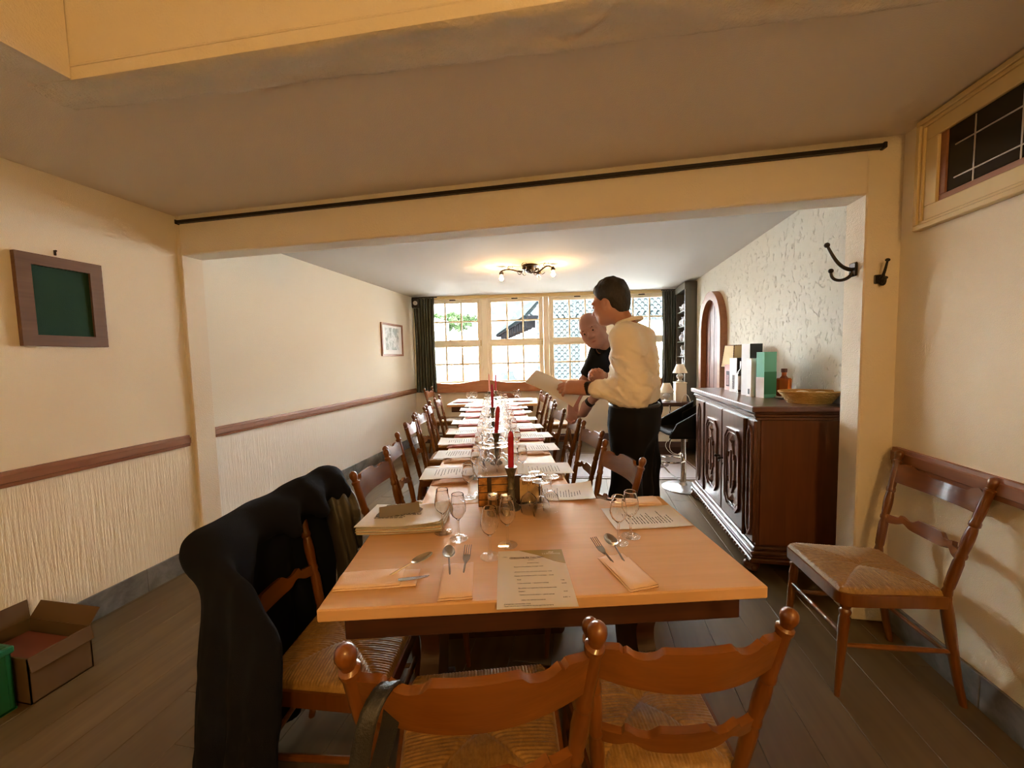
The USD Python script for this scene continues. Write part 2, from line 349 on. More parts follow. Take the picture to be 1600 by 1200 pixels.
# stone skirting laid in pieces
def skirt(name, x, y0, y1, h, side, ln):
    b = SX(name); y = y0; q = random.Random(5)
    while y < y1-.02:
        e = min(y+ln*(.9+.2*q.random()), y1); d = .012+.003*q.random()
        O('stone_piece', box(x, x+side*d, y+.001, e-.001, 0, h, .002), 'stone_tile', b, False); y = e
skirt('baseboard_left', XL, -2.6, 2.20, .143, 1, .62); skirt('baseboard_left', X2, YB2, 6.05, .143, 1, .6); skirt('baseboard_right', XR, -2.6, 2.21, .138, -1, .6)

# window wall, turned eight degrees
wb = SX('wall_back', W0, TH)
O('dado', box(-.15, 4.6, -.02, .16, .10, .975), 'beige_panel', wb, False, label='beige panelling under the windows')
O('header', box(-.15, 4.6, 0, .18, 2.385, 2.65), 'cream_paint', wb, False)
O('side', box(-.15, .16, 0, .16, .97, 2.39), 'cream_wall', wb, False); O('side', box(4.19, 4.6, 0, .16, .97, 2.39), 'cream_wall', wb, False)
for s0 in (1.122, 2.132, 3.152): O('post', box(s0, s0+.088, .005, .15, .975, 2.39, .006), 'cream_paint', wb, False)
for s0 in (.9, 1.75, 2.6, 3.45): O('panel_joint', box(s0, s0+.012, -.026, -.019, .14, .85, .002), 'beige_panel', wb, False)
O('sill', box(.1, 4.25, -.02, .15, .95, .99, .005), 'cream_paint', wb, False)
O('architrave', box(.1, 4.3, -.022, .01, 2.375, 2.425, .006), 'ochre_paint', wb, False)
S('baseboard_back', J(X(box(.05, 4.4, -.045, -.02, 0, .125, .004), W0, TH)), 'dark_wood')
board = [(.28, .845), (4.12, .845)]
for s in np.linspace(4.12, .28, 90):
    board.append((s, 1.012+.026*math.cos((s-1.142)*2*PI/1.05)))
v, f = prism(board, .03, 'xz')
tb = S('trim_4', X((v+[0, -.075, 0], f), W0, TH), 'sill_wood', 30)
WN = [(.17, 1.118), (1.205, 2.128), (2.225, 3.148), (3.245, 4.185)]
def window(i, a, b):
    w = SX(f'window_{i}', W0, TH)
    f0 = .05; z0, z1 = .99, 2.383
    O('frame', J(box(a, a+.035, .03, .10, z0, z1, .004), box(b-.035, b, .03, .10, z0, z1, .004), box(a, b, .03, .10, z1-.03, z1, .004), box(a, b, .025, .11, 1.632, 1.678, .004)), 'cream_paint', w, False)
    for k, (g0, g1) in enumerate(((.995, 1.632), (1.678, 2.353))):
        ga, gb = a+.036, b-.036; t = .036
        o = O('casement', J(box(ga, ga+t, .035, .085, g0, g1, .004), box(gb-t, gb, .035, .085, g0, g1, .004), box(ga, gb, .035, .085, g0, g0+.028, .004), box(ga, gb, .035, .085, g1-.04, g1, .004)), 'cream_paint', w, False)
        ia, ib, j0, j1 = ga+t, gb-t, g0+.028, g1-.04
        xs = np.linspace(ia, ib, 4); zs = [j0, (j0+j1)/2, j1]
        for q in xs[1:3]: O('muntin', box(q-.0125, q+.0125, .046, .076, j0-.002, j1+.002, .003), 'cream_paint', o, False)
        O('muntin', box(ia-.002, ib+.002, .046, .072, zs[1]-.0125, zs[1]+.0125, .003), 'cream_paint', o, False)
        for c in range(3):
            for r in range(2):
                O('pane', box(xs[c]+.004, xs[c+1]-.004, .058, .062, zs[r]+.004, zs[r+1]-.004), 'window_pane', o, False)
    O('latch', J(box(b-.03, b-.012, .012, .03, 1.60, 1.70, .003), ball((b-.021, .012, 1.655), .012, 1)), 'ochre_paint', w)
    O('catch', box((a+b)/2-.05, (a+b)/2+.05, .015, .03, 2.355, 2.37, .003), 'iron', w, False)
for i, (a, b) in enumerate(WN): window(i+1, a, b)

# transom window with leaded panes high in the right wall
tw = SX('window_5')
ya, yb, za, zb = 1.10, 2.11, 1.92, 2.392
def yzring(y0, y1, z0, z1, w, x0, x1): return J(box(x0, x1, y0, y1, z0, z0+w, .003), box(x0, x1, y0, y1, z1-w, z1, .003), box(x0, x1, y0, y0+w, z0+w, z1-w, .003), box(x0, x1, y1-w, y1, z0+w, z1-w, .003))
O('architrave', J(yzring(ya, yb, za, zb, .022, XR-.034, XR), yzring(ya+.022, yb-.022, za+.022, zb-.022, .014, XR-.026, XR), yzring(ya+.036, yb-.036, za+.036, zb-.036, .06, XR-.018, XR)), 'ochre_paint', tw, False)
O('casement', yzring(ya+.094, yb-.094, za+.09, zb-.06, .032, XR-.008, XR+.004), 'rail_wood', tw, False)
O('dark_backing', box(XR-.0015, XR+.0005, ya+.1, yb-.1, za+.1, zb-.07), 'stained_dark', tw, False)
for y0, y1 in ((1.26, 1.50), (1.505, 1.695), (1.70, 1.865), (1.87, 1.945)):
    for z0, z1 in ((2.045, 2.085), (2.09, 2.215), (2.22, 2.285)):
        O('glass_pane', box(XR-.004, XR-.0015, y0+.003, y1-.003, z0+.002, z1-.002), 'stained_dark', tw, False)
for z in (2.087, 2.217): O('lead_came', box(XR-.007, XR-.0035, 1.24, 1.95, z-.003, z+.003, .001), 'lead', tw, False)
for y in (1.502, 1.698, 1.868): O('lead_came', box(XR-.0065, XR-.0035, y-.003, y+.003, 2.04, 2.29, .001), 'lead', tw, False)

# arched wooden door in the right wall of the far room
dr = SX('door_1')
def arch(y0, y1, zt, z0=0., n=26):
    c, R = (y0+y1)/2, (y1-y0)/2; zs = zt-R*1.15
    return [(y0, z0), (y1, z0)]+[(c+R*math.cos(a), zs+R*1.15*math.sin(a)) for a in np.linspace(0, PI, n)]
outer, inner = Polygon(arch(4.70, 5.52, 2.13)), Polygon(arch(4.79, 5.43, 2.03, -.1))
v, f = prism(outer.difference(inner), .075, 'yz'); O('door_frame', (v+[XR2-.075, 0, 0], f), 'rail_wood', dr, 30)
v, f = prism(Polygon(arch(4.785, 5.435, 2.035)), .012, 'yz'); O('leaf_panel', (v+[XR2-.012, 0, 0], f), 'door_wood', dr, 30)
for q in (4.95, 5.11, 5.27): O('board_joint', box(XR2-.0155, XR2-.012, q-.004, q+.004, .01, 1.95, .001), 'dark_wood', dr, False)

# dark curtain track along the top of the beam
ct = T('curtain_track', 'black curtain track running along the top of the white beam', 'curtain track')
O('rail', box(-2.66, 1.385, YB-.028, YB-.002, 2.342, 2.362, .003), 'black_metal', ct, False)
O('end_stop', box(1.385, 1.40, YB-.032, YB, 2.338, 2.366, .003), 'black_metal', ct, False); O('end_stop', box(-2.668, -2.66, YB-.032, YB, 2.338, 2.366, .003), 'black_metal', ct, False)
# ================================================================== what stands outside the windows
S('street', box(-40, 30, 7.2, 60, -3.3, -3.1), 'street_grey')
ha = T('slate_house', 'slate-hung gable house with bracketed eave outside the right-hand windows', 'house', (-1.27, 10.5, -3.1))
O('gable_wall', prism([(0, 0), (8, 0), (8, 5.6), (7, 6.5), (1, 6.5), (0, 5.6)], .3, 'xz'), 'slate_dark', ha, False)  # unseen top cut low so more sky light reaches the room
def slates(u0, u1, z0, z1, p, hw, skew=0.):
    """overlapping diamond slates standing on a wall in the xz plane, proud by a few centimetres"""
    vs, fs = [], []; q = random.Random(2)
    for r, z in enumerate(np.arange(z0, z1, p)):
        for x in np.arange(u0+(r % 2)*hw/2, u1, hw):
            k = len(vs); a = .88*hw/2; d = -.035-.01*q.random()
            vs += [(x-a, -.008, z+p*.9), (x, d, z-p*.45), (x+a, -.008, z+p*.9), (x, -.004, z+p*1.5)]
            fs += [(k, k+1, k+2), (k, k+2, k+3)]
    return np.array(vs), np.array(fs)
O('slate', slates(.42, 7.6, 2.9, 5.55, .078, .155), 'slate', ha, False, kind='stuff', label='rows of grey-blue wall slates')
O('rendered_wall', J(box(1.13, 7.95, -.05, .05, 4.12, 5.36), box(1.72, 7.95, -.05, .05, 0, 4.12)), 'bounce_render_white', ha, False)  # white part widened and brightened to bounce daylight onto the left wall
O('slate', slates(.45, 1.0, 5.55, 5.95, .078, .155), 'slate', ha, False, kind='stuff'); O('slate', slates(1.0, 7.0, 5.55, 6.4, .078, .155), 'slate', ha, False, kind='stuff'); O('corner_slate', slates(.02, .40, 2.9, 5.45, .075, .095), 'slate', ha, False, kind='stuff')
for x0, x1, z0, z1 in ((2.45, 3.3, 3.95, 5.1), (4.4, 5.2, 3.95, 5.1)):
    w = O('window_frame', box(x0, x1, -.06, .05, z0, z1, .01), 'facade_white', ha, False)
    O('window_pane', box(x0+.07, x1-.07, -.065, -.05, z0+.07, z1-.07), 'mount_white', w, False)
d = np.array([-2.13, 6.5]); ln = np.linalg.norm(d); ang = math.atan2(d[1], d[0])
def along(m): return X(m, (0, 0, 0), ang)     # local x runs back along the side wall
O('side_wall', along(box(0, ln+2, -.25, 0, 0, 5.6)), 'facade_white', ha, False)
O('eave_board', along(box(-.1, ln+2, 0, .30, 5.52, 5.60)), 'eave_dark', ha, False)
for k in range(13): O('bracket', along(box(.25+k*.55, .40+k*.55, .0, .26, 5.30, 5.53, .01)), 'eave_dark', ha, False)
# side roof: slopes up and inwards from the eave
rf = np.array([(-.12, .34, 5.6), (ln+2, .34, 5.6), (ln+2, -.75, 6.75), (-.12, -.75, 6.75)], float)  # top edge lowered to let more sky light in
n_ = np.cross(rf[1]-rf[0], rf[3]-rf[0]); n_ /= np.linalg.norm(n_)
O('roof', along((np.vstack([rf, rf+n_*.06]), np.array([(0, 1, 2, 3), (4, 7, 6, 5), (0, 4, 5, 1), (1, 5, 6, 2), (2, 6, 7, 3), (3, 7, 4, 0)]))), 'slate_dark', ha, False)
cs = []
for k in range(22):
    t0, t1 = k/22, (k+.82)/22
    a, b, c, e = [rf[0]*(1-t)+rf[3]*t for t in (t0, t1)]+[rf[1]*(1-t)+rf[2]*t for t in (t1, t0)]
    o_ = n_*.075 if n_[2] > 0 else -n_*.02
    cs.append((np.array([a+o_, e+o_, c+o_*.9, b+o_*.9]), np.array([(0, 1, 2, 3)])))
O('roof_course', along(J(*cs)), 'roof_slate_darkened', ha, False, kind='stuff', label='slate courses of the side roof')
for k in range(3):
    w = O('arched_window', along(box(1.0+k*1.5, 1.8+k*1.5, -.02, .04, 3.7, 4.95, .02)), 'facade_white', ha, False)
hc = T('white_house', 'white rendered house with a small slate roof seen through the middle-left window', 'house', (-7.0, 26.6, -3.1))
O('wall', box(0, 3.1, 0, 4, 0, 7.5), 'facade_white', hc, False)
O('roof', prism([(-.2, 7.5), (3.3, 7.5), (3.3, 8.6), (2.3, 8.9)], 4, 'xz'), 'slate', hc, False)
O('window', box(1.9, 2.5, -.03, .02, 5.9, 6.9, .01), 'facade_white', hc, False)
hd = T('long_white_house', 'long white house front outside the leftmost window', 'house', (-22, 22, -3.1))
O('wall', box(0, 13.4, 0, 2, 0, 6.9), 'facade_white', hd, False); O('cornice', box(-.1, 13.5, -.15, .1, 6.75, 6.9, .02), 'facade_white', hd, False)
for k in range(5): O('window', box(6.9+k*1.25, 7.6+k*1.25, -.03, .02, 4.7, 6.1, .01), 'facade_white', hd, False)
for k, (xx, yy, z, w_, lb) in enumerate(((-7.6, 14.6, .42, 3.2, 'pale low slate roof outside the leftmost window'), (-3.3, 13.2, .35, 1.3, 'pale low slate roof with a curved ridge outside the middle-left window'))):
    lr = T('low_roof_shed', lb, 'shed', (xx, yy, -3.1))
    O('wall', box(0, w_, 0, 2.0, 0, z+2.9), 'facade_white', lr, False); O('roof', prism([(-.15, z+2.85), (2.1, z+3.5), (2.1, z+3.6), (-.15, z+2.95)], w_+.2, 'yz'), 'slate', lr, False)
tr = T('tree', 'green leafy tree top above the white house outside the leftmost window', 'tree', (-9.9, 27.5, -3.1))
O('trunk', tube([(0, 0, 0), (.1, 0, 3), (0, .1, 6)], [.25, .2, .12]), 'dark_wood', tr)
lv = []; q = np.random.default_rng(4)
for k in range(1500):
    a = q.normal(size=3); a /= np.linalg.norm(a); p = a*q.uniform(.5, 1)*[2.3, 1.2, .6]+[0, 0, 7.2]+[0, 0, .18*math.sin(a[0]*9)]
    e1, e2 = q.normal(size=3)*.10, q.normal(size=3)*.10
    lv.append((np.array([p-e1, p+e2, p+e1, p-e2]), np.array([(0, 1, 2, 3)])))
O('foliage', J(*lv), 'leaf', tr, False, kind='stuff')

# ================================================================== lamps
gl = T('ceiling_lamp', 'glowing globe lamp hanging from the upper ceiling recess', 'lamp', (.80, -1.50, 0))
O('rod', tube([(0, 0, 2.98), (0, 0, 2.42)], .008), 'iron', gl); O('canopy', lathe([(.06, 2.95), (.06, 2.97), (.03, 2.98)], 20), 'iron', gl); O('cap', lathe([(.05, 2.40), (.045, 2.43), (.01, 2.44)], 20), 'iron', gl)
O('globe', ball((0, 0, 2.31), .10, 3), 'globe_glow', gl, True)

ch = T('ceiling_light', 'wrought iron branch ceiling light with four bare bulbs on the far ceiling', 'ceiling light', (-.60, 4.40, ZC2))
O('canopy', J(lathe([(.075, -.02), (.085, -.012), (.085, 0)], 24), lathe([(.02, -.085), (.05, -.07), (.045, -.02)], 16)), 'iron', ch)
arms = [(-.325, -.02, -.105, 1), (-.045, -.13, -.085, 0), (.085, .10, -.10, 0), (.255, .02, -.085, 1)]
for ax, ay, az, lit in arms:
    a = math.atan2(ay, ax); Ln = math.hypot(ax, ay)
    pts = spline([(0, 0, -.045), (ax*.35-ay*.2, ay*.35+ax*.12, -.075), (ax*.7+ay*.2, ay*.7-ax*.12, -.03), (ax, ay, -.05)], 22)
    o = O('branch', J(tube(pts, np.linspace(.011, .007, 22), 7), tube(spline([pts[9], pts[9]+[.02, .03, -.03], pts[9]+[.05, .02, -.015]], 10), .004, 6), tube(spline([pts[15], pts[15]+[-.02, -.03, .02], pts[15]+[.015, -.045, .035], pts[15]+[.03, -.02, .02]], 12), .0035, 6)), 'iron', ch)
    for kk, i in enumerate((6, 11, 16)):
        b = .6*(kk-1)
        lf = np.array([(0, 0, 0), (.016, .006, .004), (.032, 0, .0), (.018, -.008, .006), (.016, 0, -.004)])
        O('leaf', X((lf, np.array([(0, 1, 2), (0, 2, 3), (0, 4, 1), (1, 4, 2), (2, 4, 3), (3, 4, 0)])), pts[i]+[0, 0, .005], a+b+1.2*(-1)**kk, s=1.5), 'iron', o, False)
    O('socket', X(lathe([(.014, -.035), (.024, -.028), (.026, -.012), (.017, 0), (.01, .012)], 16), (ax, ay, az+.045)), 'iron', ch)
    O('bulb', X(lathe([(.001, -.062), (.012, -.059), (.021, -.048), (.0235, -.036), (.020, -.022), (.012, -.008), (.011, .004)], 20), (ax, ay, az+.008)), 'bulb_glow' if lit else 'clear_bulb', ch, True, label='glowing bulb' if lit else 'unlit clear bulb')
# ================================================================== rush-seated ladder-back chairs
def wl_(y): return .185+(.213-.185)*(y+.19)/.39       # half width of the seat at depth y
def seat_outline(inset=0., n=8):
    y0, y1, r = -.20+inset, .20-inset, .05
    w0, w1 = wl_(y0)-inset, wl_(y1)-inset; pts = [(-w0, y0), (w0, y0)]
    pts += [(w1-r+r*math.cos(a), y1-r+r*math.sin(a)) for a in np.linspace(0, PI/2, n)]
    pts += [(-w1+r-r*math.cos(a), y1-r+r*math.sin(a)) for a in np.linspace(PI/2, 0, n)]
    return pts
def rush_seat(N=190):
    a = np.linspace(-1, 1, N); A, B = np.meshgrid(a, a, indexing='ij')
    y = B*.192; half = wl_(y)-.008
    cut = 1-.10*np.clip((B-.72)/.28, 0, 1)**2-.03*np.clip((-B-.85)/.15, 0, 1)**2
    x = A*half*cut
    side = np.abs(A) > np.abs(B)
    ph = np.where(side, y, x)/.0092
    band = np.floor(ph); jit = np.sin(band*12.9898)*43758.5453; jit -= np.floor(jit)
    ridge = np.sqrt(np.abs(np.sin(PI*ph)))*(.0026+.0016*jit)
    m = np.maximum(np.abs(A), np.abs(B)); valley = .004*np.exp(-((np.abs(A)-np.abs(B))/.05)**2)
    dome = .017*(1-m**2.6)**.8-.010*np.exp(-(A**2+B**2)/.05)
    z = .452+dome+ridge*(m < .97)-valley*(m < .95)-.012*np.clip((m-.93)/.07, 0, 1)**2
    P = np.stack([x, y, z], -1); I = np.arange(N*N).reshape(N, N)
    f = np.stack([I[:-1, :-1].ravel(), I[1:, :-1].ravel(), I[1:, 1:].ravel(), I[:-1, 1:].ravel()], 1)
    v, f = arr((P.reshape(-1, 3), f)); loop = np.r_[I[:-1, 0], I[-1, :-1], I[:0:-1, -1], I[0, :0:-1]]
    k = len(v); low = v[loop].copy(); low[:, 2] = .432; v = np.vstack([v, low, [0, 0, .432]]); n = len(loop); j = np.arange(n); jn = (j+1) % n
    f = np.vstack([f, np.stack([loop[jn], loop[j], k+j], 1), np.stack([loop[jn], k+j, k+jn], 1), np.stack([k+jn, k+j, np.full(n, k+n)], 1)])
    return v, f
PROF = [(0, .0165), (.04, .0175), (.08, .014), (.10, .0165), (.2, .0175), (.30, .0172), (.335, .0135), (.35, .0175), (.37, .0175), (.385, .0145), (.44, .0165), (.50, .0178), (.56, .0165), (.60, .0138), (.61, .0172), (.635, .0172), (.65, .0142),
        (.70, .0155), (.80, .0155), (.87, .0150), (.885, .0180), (.90, .0180), (.91, .0125), (.925, .0135), (.937, .0158), (.952, .0176), (.969, .0174), (.985, .0140), (.994, .008), (1.0, .001)]
def post_pt(s, z):
    if z <= .43: t = z/.43; return np.array([s*(.178-.010*t), -.262+.072*t**.8, z])
    t = (z-.43)/.49; return np.array([s*(.168+.042*t), -.190-.105*t**1.15, z])
def back_post(s):
    zs = [0, .1, .2, .3, .37]; pts = [post_pt(s, z) for z in zs]; rad = [.0125, .0148, .0172, .0195, .020]
    for t, r in PROF: pts.append(post_pt(s, .43+.49*t)); rad.append(r)
    return tube(pts, rad, 12, up=(0, 1, 0))
def slat(zc, crest, n=61, kind=0):
    """scrolled slat bowed backwards between the posts"""
    s = np.linspace(-1, 1, n); a = np.abs(s); y_, x_ = [], []
    if kind == 0:
        top = np.where(a < .36, .054, np.where(a < .46, .054-.016*np.sin((a-.36)/.10*PI/2), .038))
        top = np.where((a >= .46) & (a < .64), .038-.004*np.sin((a-.46)/.18*PI), top)
        top = np.where((a >= .64) & (a < .72), .038+.010*np.sin((a-.64)/.08*PI/2), top); top = np.where((a >= .72) & (a < .76), .042, top)
        top = np.where(a >= .76, .046+.004*np.cos((a-.76)/.24*PI), top); bot = -.050+.012*a**2
    else:
        top = .030-.018*np.clip((a-.30)/.12, 0, 1)+.012*np.clip((a-.55)/.12, 0, 1)*(a < .72)-.002*(a > .72); bot = -.026+.016*np.exp(-((a-.62)/.12)**2)-.002*np.cos(a*5)
    rows = []
    for i in range(n):
        for zz in (top[i], bot[i]):
            p = post_pt(1, zc+zz); q = post_pt(1, zc)
            xx = s[i]*(p[0]-.006); bow = (.046 if kind == 0 else .040)*(1-s[i]**2); rows.append((xx, p[1]-bow, zc+zz))
    rows = np.array(rows).reshape(n, 2, 3); m = 7; P = np.stack([rows[:, 0]*(1-t)+rows[:, 1]*t for t in np.linspace(0, 1, m)], 1)
    return sheet(P, .016)
def make_chair(name, label, loc, rz, group=None, rx=0., ry=0., s=1.):
    t = T(name, label, 'chair', loc, rz, group, rx=rx, ry=ry, s=s)
    v, f = prism(seat_outline(), .048); O('seat_frame', (v+[0, 0, .392], f), 'chair_wood', t)
    O('rush_seat', rush_seat(), 'rush', t, True, label='woven rush seat')
    for sd in (-1, 1):
        O('back_post', back_post(sd), 'chair_wood', t, 40)
        top = np.array([sd*.178, .160, .395]); foot = np.array([sd*.186, .186, 0])
        u = [0, .03, .07, .09, .11, .14, .18, .5, 1.]; r_ = [.021, .021, .0145, .0205, .0205, .0155, .0195, .0165, .0105]
        O('leg', tube([top+(foot-top)*q for q in u], r_, 12, up=(0, 1, 0)), 'chair_wood', t, 40)
        a, b = np.array([sd*.1815, .17, .215]), post_pt(sd, .215); O('stretcher', tube([a, a*.7+b*.3, a*.3+b*.7, b], [.008, .0105, .0105, .008], 8), 'chair_wood', t)
    O('top_slat', slat(.812, 1), 'slat_wood', t, 40); O('lower_slat', slat(.612, 1, kind=1), 'slat_wood', t, 40)
    u = np.linspace(-1, 1, 41); rr_ = .0095+.004*np.exp(-(u/.10)**2)+.003*np.exp(-((np.abs(u)-.22)/.03)**2)+.003*np.exp(-((np.abs(u)-.55)/.03)**2)
    O('stretcher', tube([(q*.178, .172, .26) for q in u], rr_, 10), 'chair_wood', t, 40)
    a, b = post_pt(-1, .19), post_pt(1, .19); O('stretcher', tube([a, b], [.009, .009], 8), 'chair_wood', t)
    return t
A = math.radians(13.41); U = np.array([-math.sin(A), math.cos(A), 0]); V = np.array([math.cos(A), math.sin(A), 0])
def at_seat(post_mid, heading):
    """floor position of a chair whose two finials' midpoint is post_mid; heading = angle of its facing direction"""
    d = np.array([math.cos(heading), math.sin(heading)]); p = np.array(post_mid)+d*.295
    return (p[0], p[1], 0), heading-PI/2
lo, rz = at_seat((-.190, .605), math.radians(106.0))
chair0 = make_chair('dining_chair', 'orange-brown rush chair in the foreground with a black strap hung over its back', lo, rz, s=1.02)
def chair(mid, heading, label, group=None, s=1.): return dup(chair0, *at_seat(mid, math.radians(heading)), label, group, s=s)
chair((.203, .775), 103.0, 'orange-brown rush chair at the right of the foreground, worn pale along its top slat', s=.965)
dup(chair0, (1.165, 1.895, 0), math.radians(92), 'rush chair standing alone against the right wall, its seat turned to the sideboard')
dup(chair0, (-.800, 1.135, 0), math.radians(-82), 'rush chair with dark coats draped over its back, left end of the near table')
LEFT = [(-1.045, 1.72), (-1.185, 2.19), (-1.445, 2.985), (-1.60, 3.53), (-1.755, 4.10), (-1.925, 4.80)]
nth = ['first', 'second', 'third', 'fourth', 'fifth', 'sixth']
for i, m in enumerate(LEFT): chair(m, 13.4+(-4, 5, 3, -2, 4, 0)[i], f'brown rush chair, {nth[i]} from the camera, left side of the long table')
RIGHT = [(.185, 2.07), (.045, 2.73), (-.085, 3.24), (-.25, 3.80), (-.385, 4.56), (-.56, 5.30)]
for i, m in enumerate(RIGHT): chair(m, 193.4+(8, 3, -3, 2, -2, 3)[i], f'brown rush chair, {nth[i]} from the camera, right side of the long table')
chair((-2.36, 5.60), 8., 'pale lit rush chair at the far left corner, left end of the window table', s=1.06)
chair((-1.23, 5.93), 277., 'rush chair between the window table and the window wall', s=.98)
chair((-.16, 5.62), 187., 'rush chair at the right end of the window table')

# ================================================================== tables
def make_table(label, loc, rz):
    t = T('dining_table', label, 'table', loc, rz)
    w, d = .595, .345
    O('tabletop', box(-w, w, -d, d, .735, .77, .004), 'table_top_wood', t, False)
    O('apron', J(box(-w+.055, w-.055, -d+.035, -d+.06, .66, .735, .003), box(-w+.055, w-.055, d-.06, d-.035, .66, .735, .003), box(-w+.055, -w+.08, -d+.06, d-.06, .66, .735, .003), box(w-.08, w-.055, -d+.06, d-.06, .66, .735, .003)), 'dark_wood', t, False)
    half = [(.07, .0), (.30, .0), (.315, .03), (.30, .065), (.24, .085), (.16, .09), (.125, .13), (.10, .20), (.125, .27), (.15, .33), (.14, .38), (.10, .42), (.085, .47), (.115, .53), (.15, .57), (.18, .60), (.20, .64), (.20, .66)]
    sm = spline(half[1:], 60).tolist(); outl = sm+[(-x, z) for x, z in sm[::-1]]
    for s_ in (-1, 1):
        v, f = prism(outl, .06, 'yz'); O('trestle_leg', (v+[s_*.36-.03, 0, 0], f), 'dark_wood', t, 40)
    O('stretcher', box(-.36, .36, -.035, .035, .20, .27, .006), 'dark_wood', t, False)
    return t
NCx, NCy = -.183, 1.311
table0 = make_table('light wood dining table set crosswise in front, nearest the camera', (NCx, NCy, 0), A)
P0 = np.array([-.372, 1.599, 0])+U*.022
for i, q in enumerate(('first', 'second', 'third')): dup(table0, P0+U*(.5975+1.193*i), A+PI/2, f'light wood dining table, {q} from the camera in the lengthwise row')
FT = np.array([-1.315, 5.50, 0]); FA = math.radians(7.0)
dup(table0, FT, FA, 'light wood dining table set crosswise in front of the window', s=(1.05, 1., 1.))
def nt(v, u, z=.77): return np.array([-.185, 1.301, 0])+V*v+U*u+[0, 0, z]
def lt(v, u, z=.77): return np.array([-.372, 1.599, 0])+V*v+U*u+[0, 0, z]
def ft(x, y, z=.77): return FT+np.array([math.cos(FA), math.sin(FA), 0])*x+np.array([-math.sin(FA), math.cos(FA), 0])*y+[0, 0, z]
# ================================================================== things on the tables
def near_lbl(s): return s
# ---- glassware
TULIP = [(.0318, .0008), (.0325, .0016), (.0318, .003), (.012, .006), (.0048, .014), (.0040, .045), (.0046, .068), (.010, .075), (.021, .085), (.0275, .100), (.0285, .110), (.026, .128), (.0225, .146), (.0215, .160)]
WINE = [(.0338, .0008), (.0345, .0016), (.0338, .003), (.012, .006), (.0046, .014), (.0040, .04), (.0046, .058), (.014, .066), (.028, .080), (.0345, .098), (.0355, .112), (.0335, .130), (.0315, .142)]
def glass_parts(t, prof, k, n=28):
    """foot and stem, then a hollow bowl with a rounded rim"""
    O('stem', lathe(prof[:k+1], n), 'foot_glass', t, 50)
    o = prof[k:]; i = [(max(r-.0011, .0008), z+(.004 if j == 0 else .0012)) for j, (r, z) in enumerate(o)]; i[-1] = (o[-1][0]-.0021, o[-1][1]-.0006); o = o[:-1]+[(o[-1][0]+.0003, o[-1][1]-.002), o[-1]]
    O('bowl', lathe([(.0005, o[0][1])]+o+[(o[-1][0]-.0009, o[-1][1]+.0012)]+i[::-1]+[(.0004, i[0][1])], n, cap=False), 'glass', t, 50)
def glass(first, name, label, cat, loc, prof, k, group, flip=False, rz=0.):
    if first is None:
        t = T(name, label, cat, loc, rz, group, rx=PI if flip else 0); glass_parts(t, prof, k); return t
    dup(first, loc, rz, label, group, rx=PI if flip else 0.); return first
G = None
TG = 'tulip glasses standing upright'
for (v, u), lb in (((-.321, .082), 'tulip tasting glass beside the paper stack, left of the near pair'), ((-.260, .025), 'tulip tasting glass right of the near-left pair, in front of the paper stack'),
                   ((-.149, -.109), 'tulip tasting glass at the upper left corner of the printed menu'), ((-.091, -.038), 'tulip tasting glass directly in front of the pepper shaker'),
                   ((.281, -.057), 'tulip tasting glass behind the fork and spoon on the right'), ((.337, -.015), 'tulip tasting glass on the text sheet, right of the right-hand pair')):
    G = glass(G, 'tulip_glass', lb, 'glass', nt(v, u), TULIP, 6, TG)
LU = [.28, .69, 1.09, 1.45, 1.95, 2.42, 2.88, 3.26]; RU = [.29, .80, 1.22, 1.62, 2.06, 2.52, 2.95, 3.30]
ord_ = ['first', 'second', 'third', 'fourth', 'fifth', 'sixth', 'seventh', 'eighth']
G = glass(G, 'tulip_glass', 'single tulip tasting glass left of the standing picture menu', 'glass', lt(-.137, .095), TULIP, 6, TG)
G = glass(G, 'tulip_glass', 'tulip tasting glass half hidden behind the standing picture menu', 'glass', lt(-.085, .14), TULIP, 6, TG)
for side, us, sg in (('left', LU, -1), ('right', RU, 1)):
    for i, u in enumerate(us):
        for k, (dv, du) in enumerate(((.115, .10), (.068, .055))):
            if sg > 0: dv += .015
            G = glass(G, 'tulip_glass', f'{"outer" if k == 0 else "inner"} tulip glass of the {ord_[i]} pair from the camera, {side} side of the long table', 'glass', lt(sg*dv, u+du+.012*rng.uniform(-1, 1)), TULIP, 6, TG)
Wn = None
WG = 'wine glasses turned upside down'
for (v, u), lb in (((.006, .235), 'upside-down wine glass left of its group, right of the pepper shaker'), ((.045, .30), 'upside-down wine glass at the back of its group, before the tan menu page'),
                   ((.052, .190), 'upside-down wine glass front centre of the near group'), ((.098, .245), 'upside-down wine glass rightmost of the near group')):
    Wn = glass(Wn, 'wine_glass', lb, 'glass', nt(v, u, .77+.1425), WINE, 6, WG, True)
cl = 0
for u in (.47, .93, 1.38, 2.25, 2.72, 3.12):
    cl += 1
    for k, (dv, du) in enumerate(((-.040, 0), (.034, .01), (-.032, .10), (.040, .11))):
        Wn = glass(Wn, 'wine_glass', f'upside-down wine glass, {("front left", "front right", "rear left", "rear right")[k]} of the {ord_[cl-1]} centre cluster on the long table', 'glass', lt(dv-.01, u+du, .77+.1425), WINE, 6, WG, True)
for j, (x, y) in enumerate(((-.36, -.10), (-.31, .0), (-.27, -.08), (.30, -.04), (.36, .0), (.33, .09), (.06, .05), (.10, -.03))):
    Wn = glass(Wn, 'wine_glass', f'upright wine glass on the window table, {ord_[j]} counted from its left end', 'glass', ft(sorted((-.36, -.31, -.27, .06, .10, .30, .33, .36))[j], y), WINE, 6, 'wine glasses on the window table')

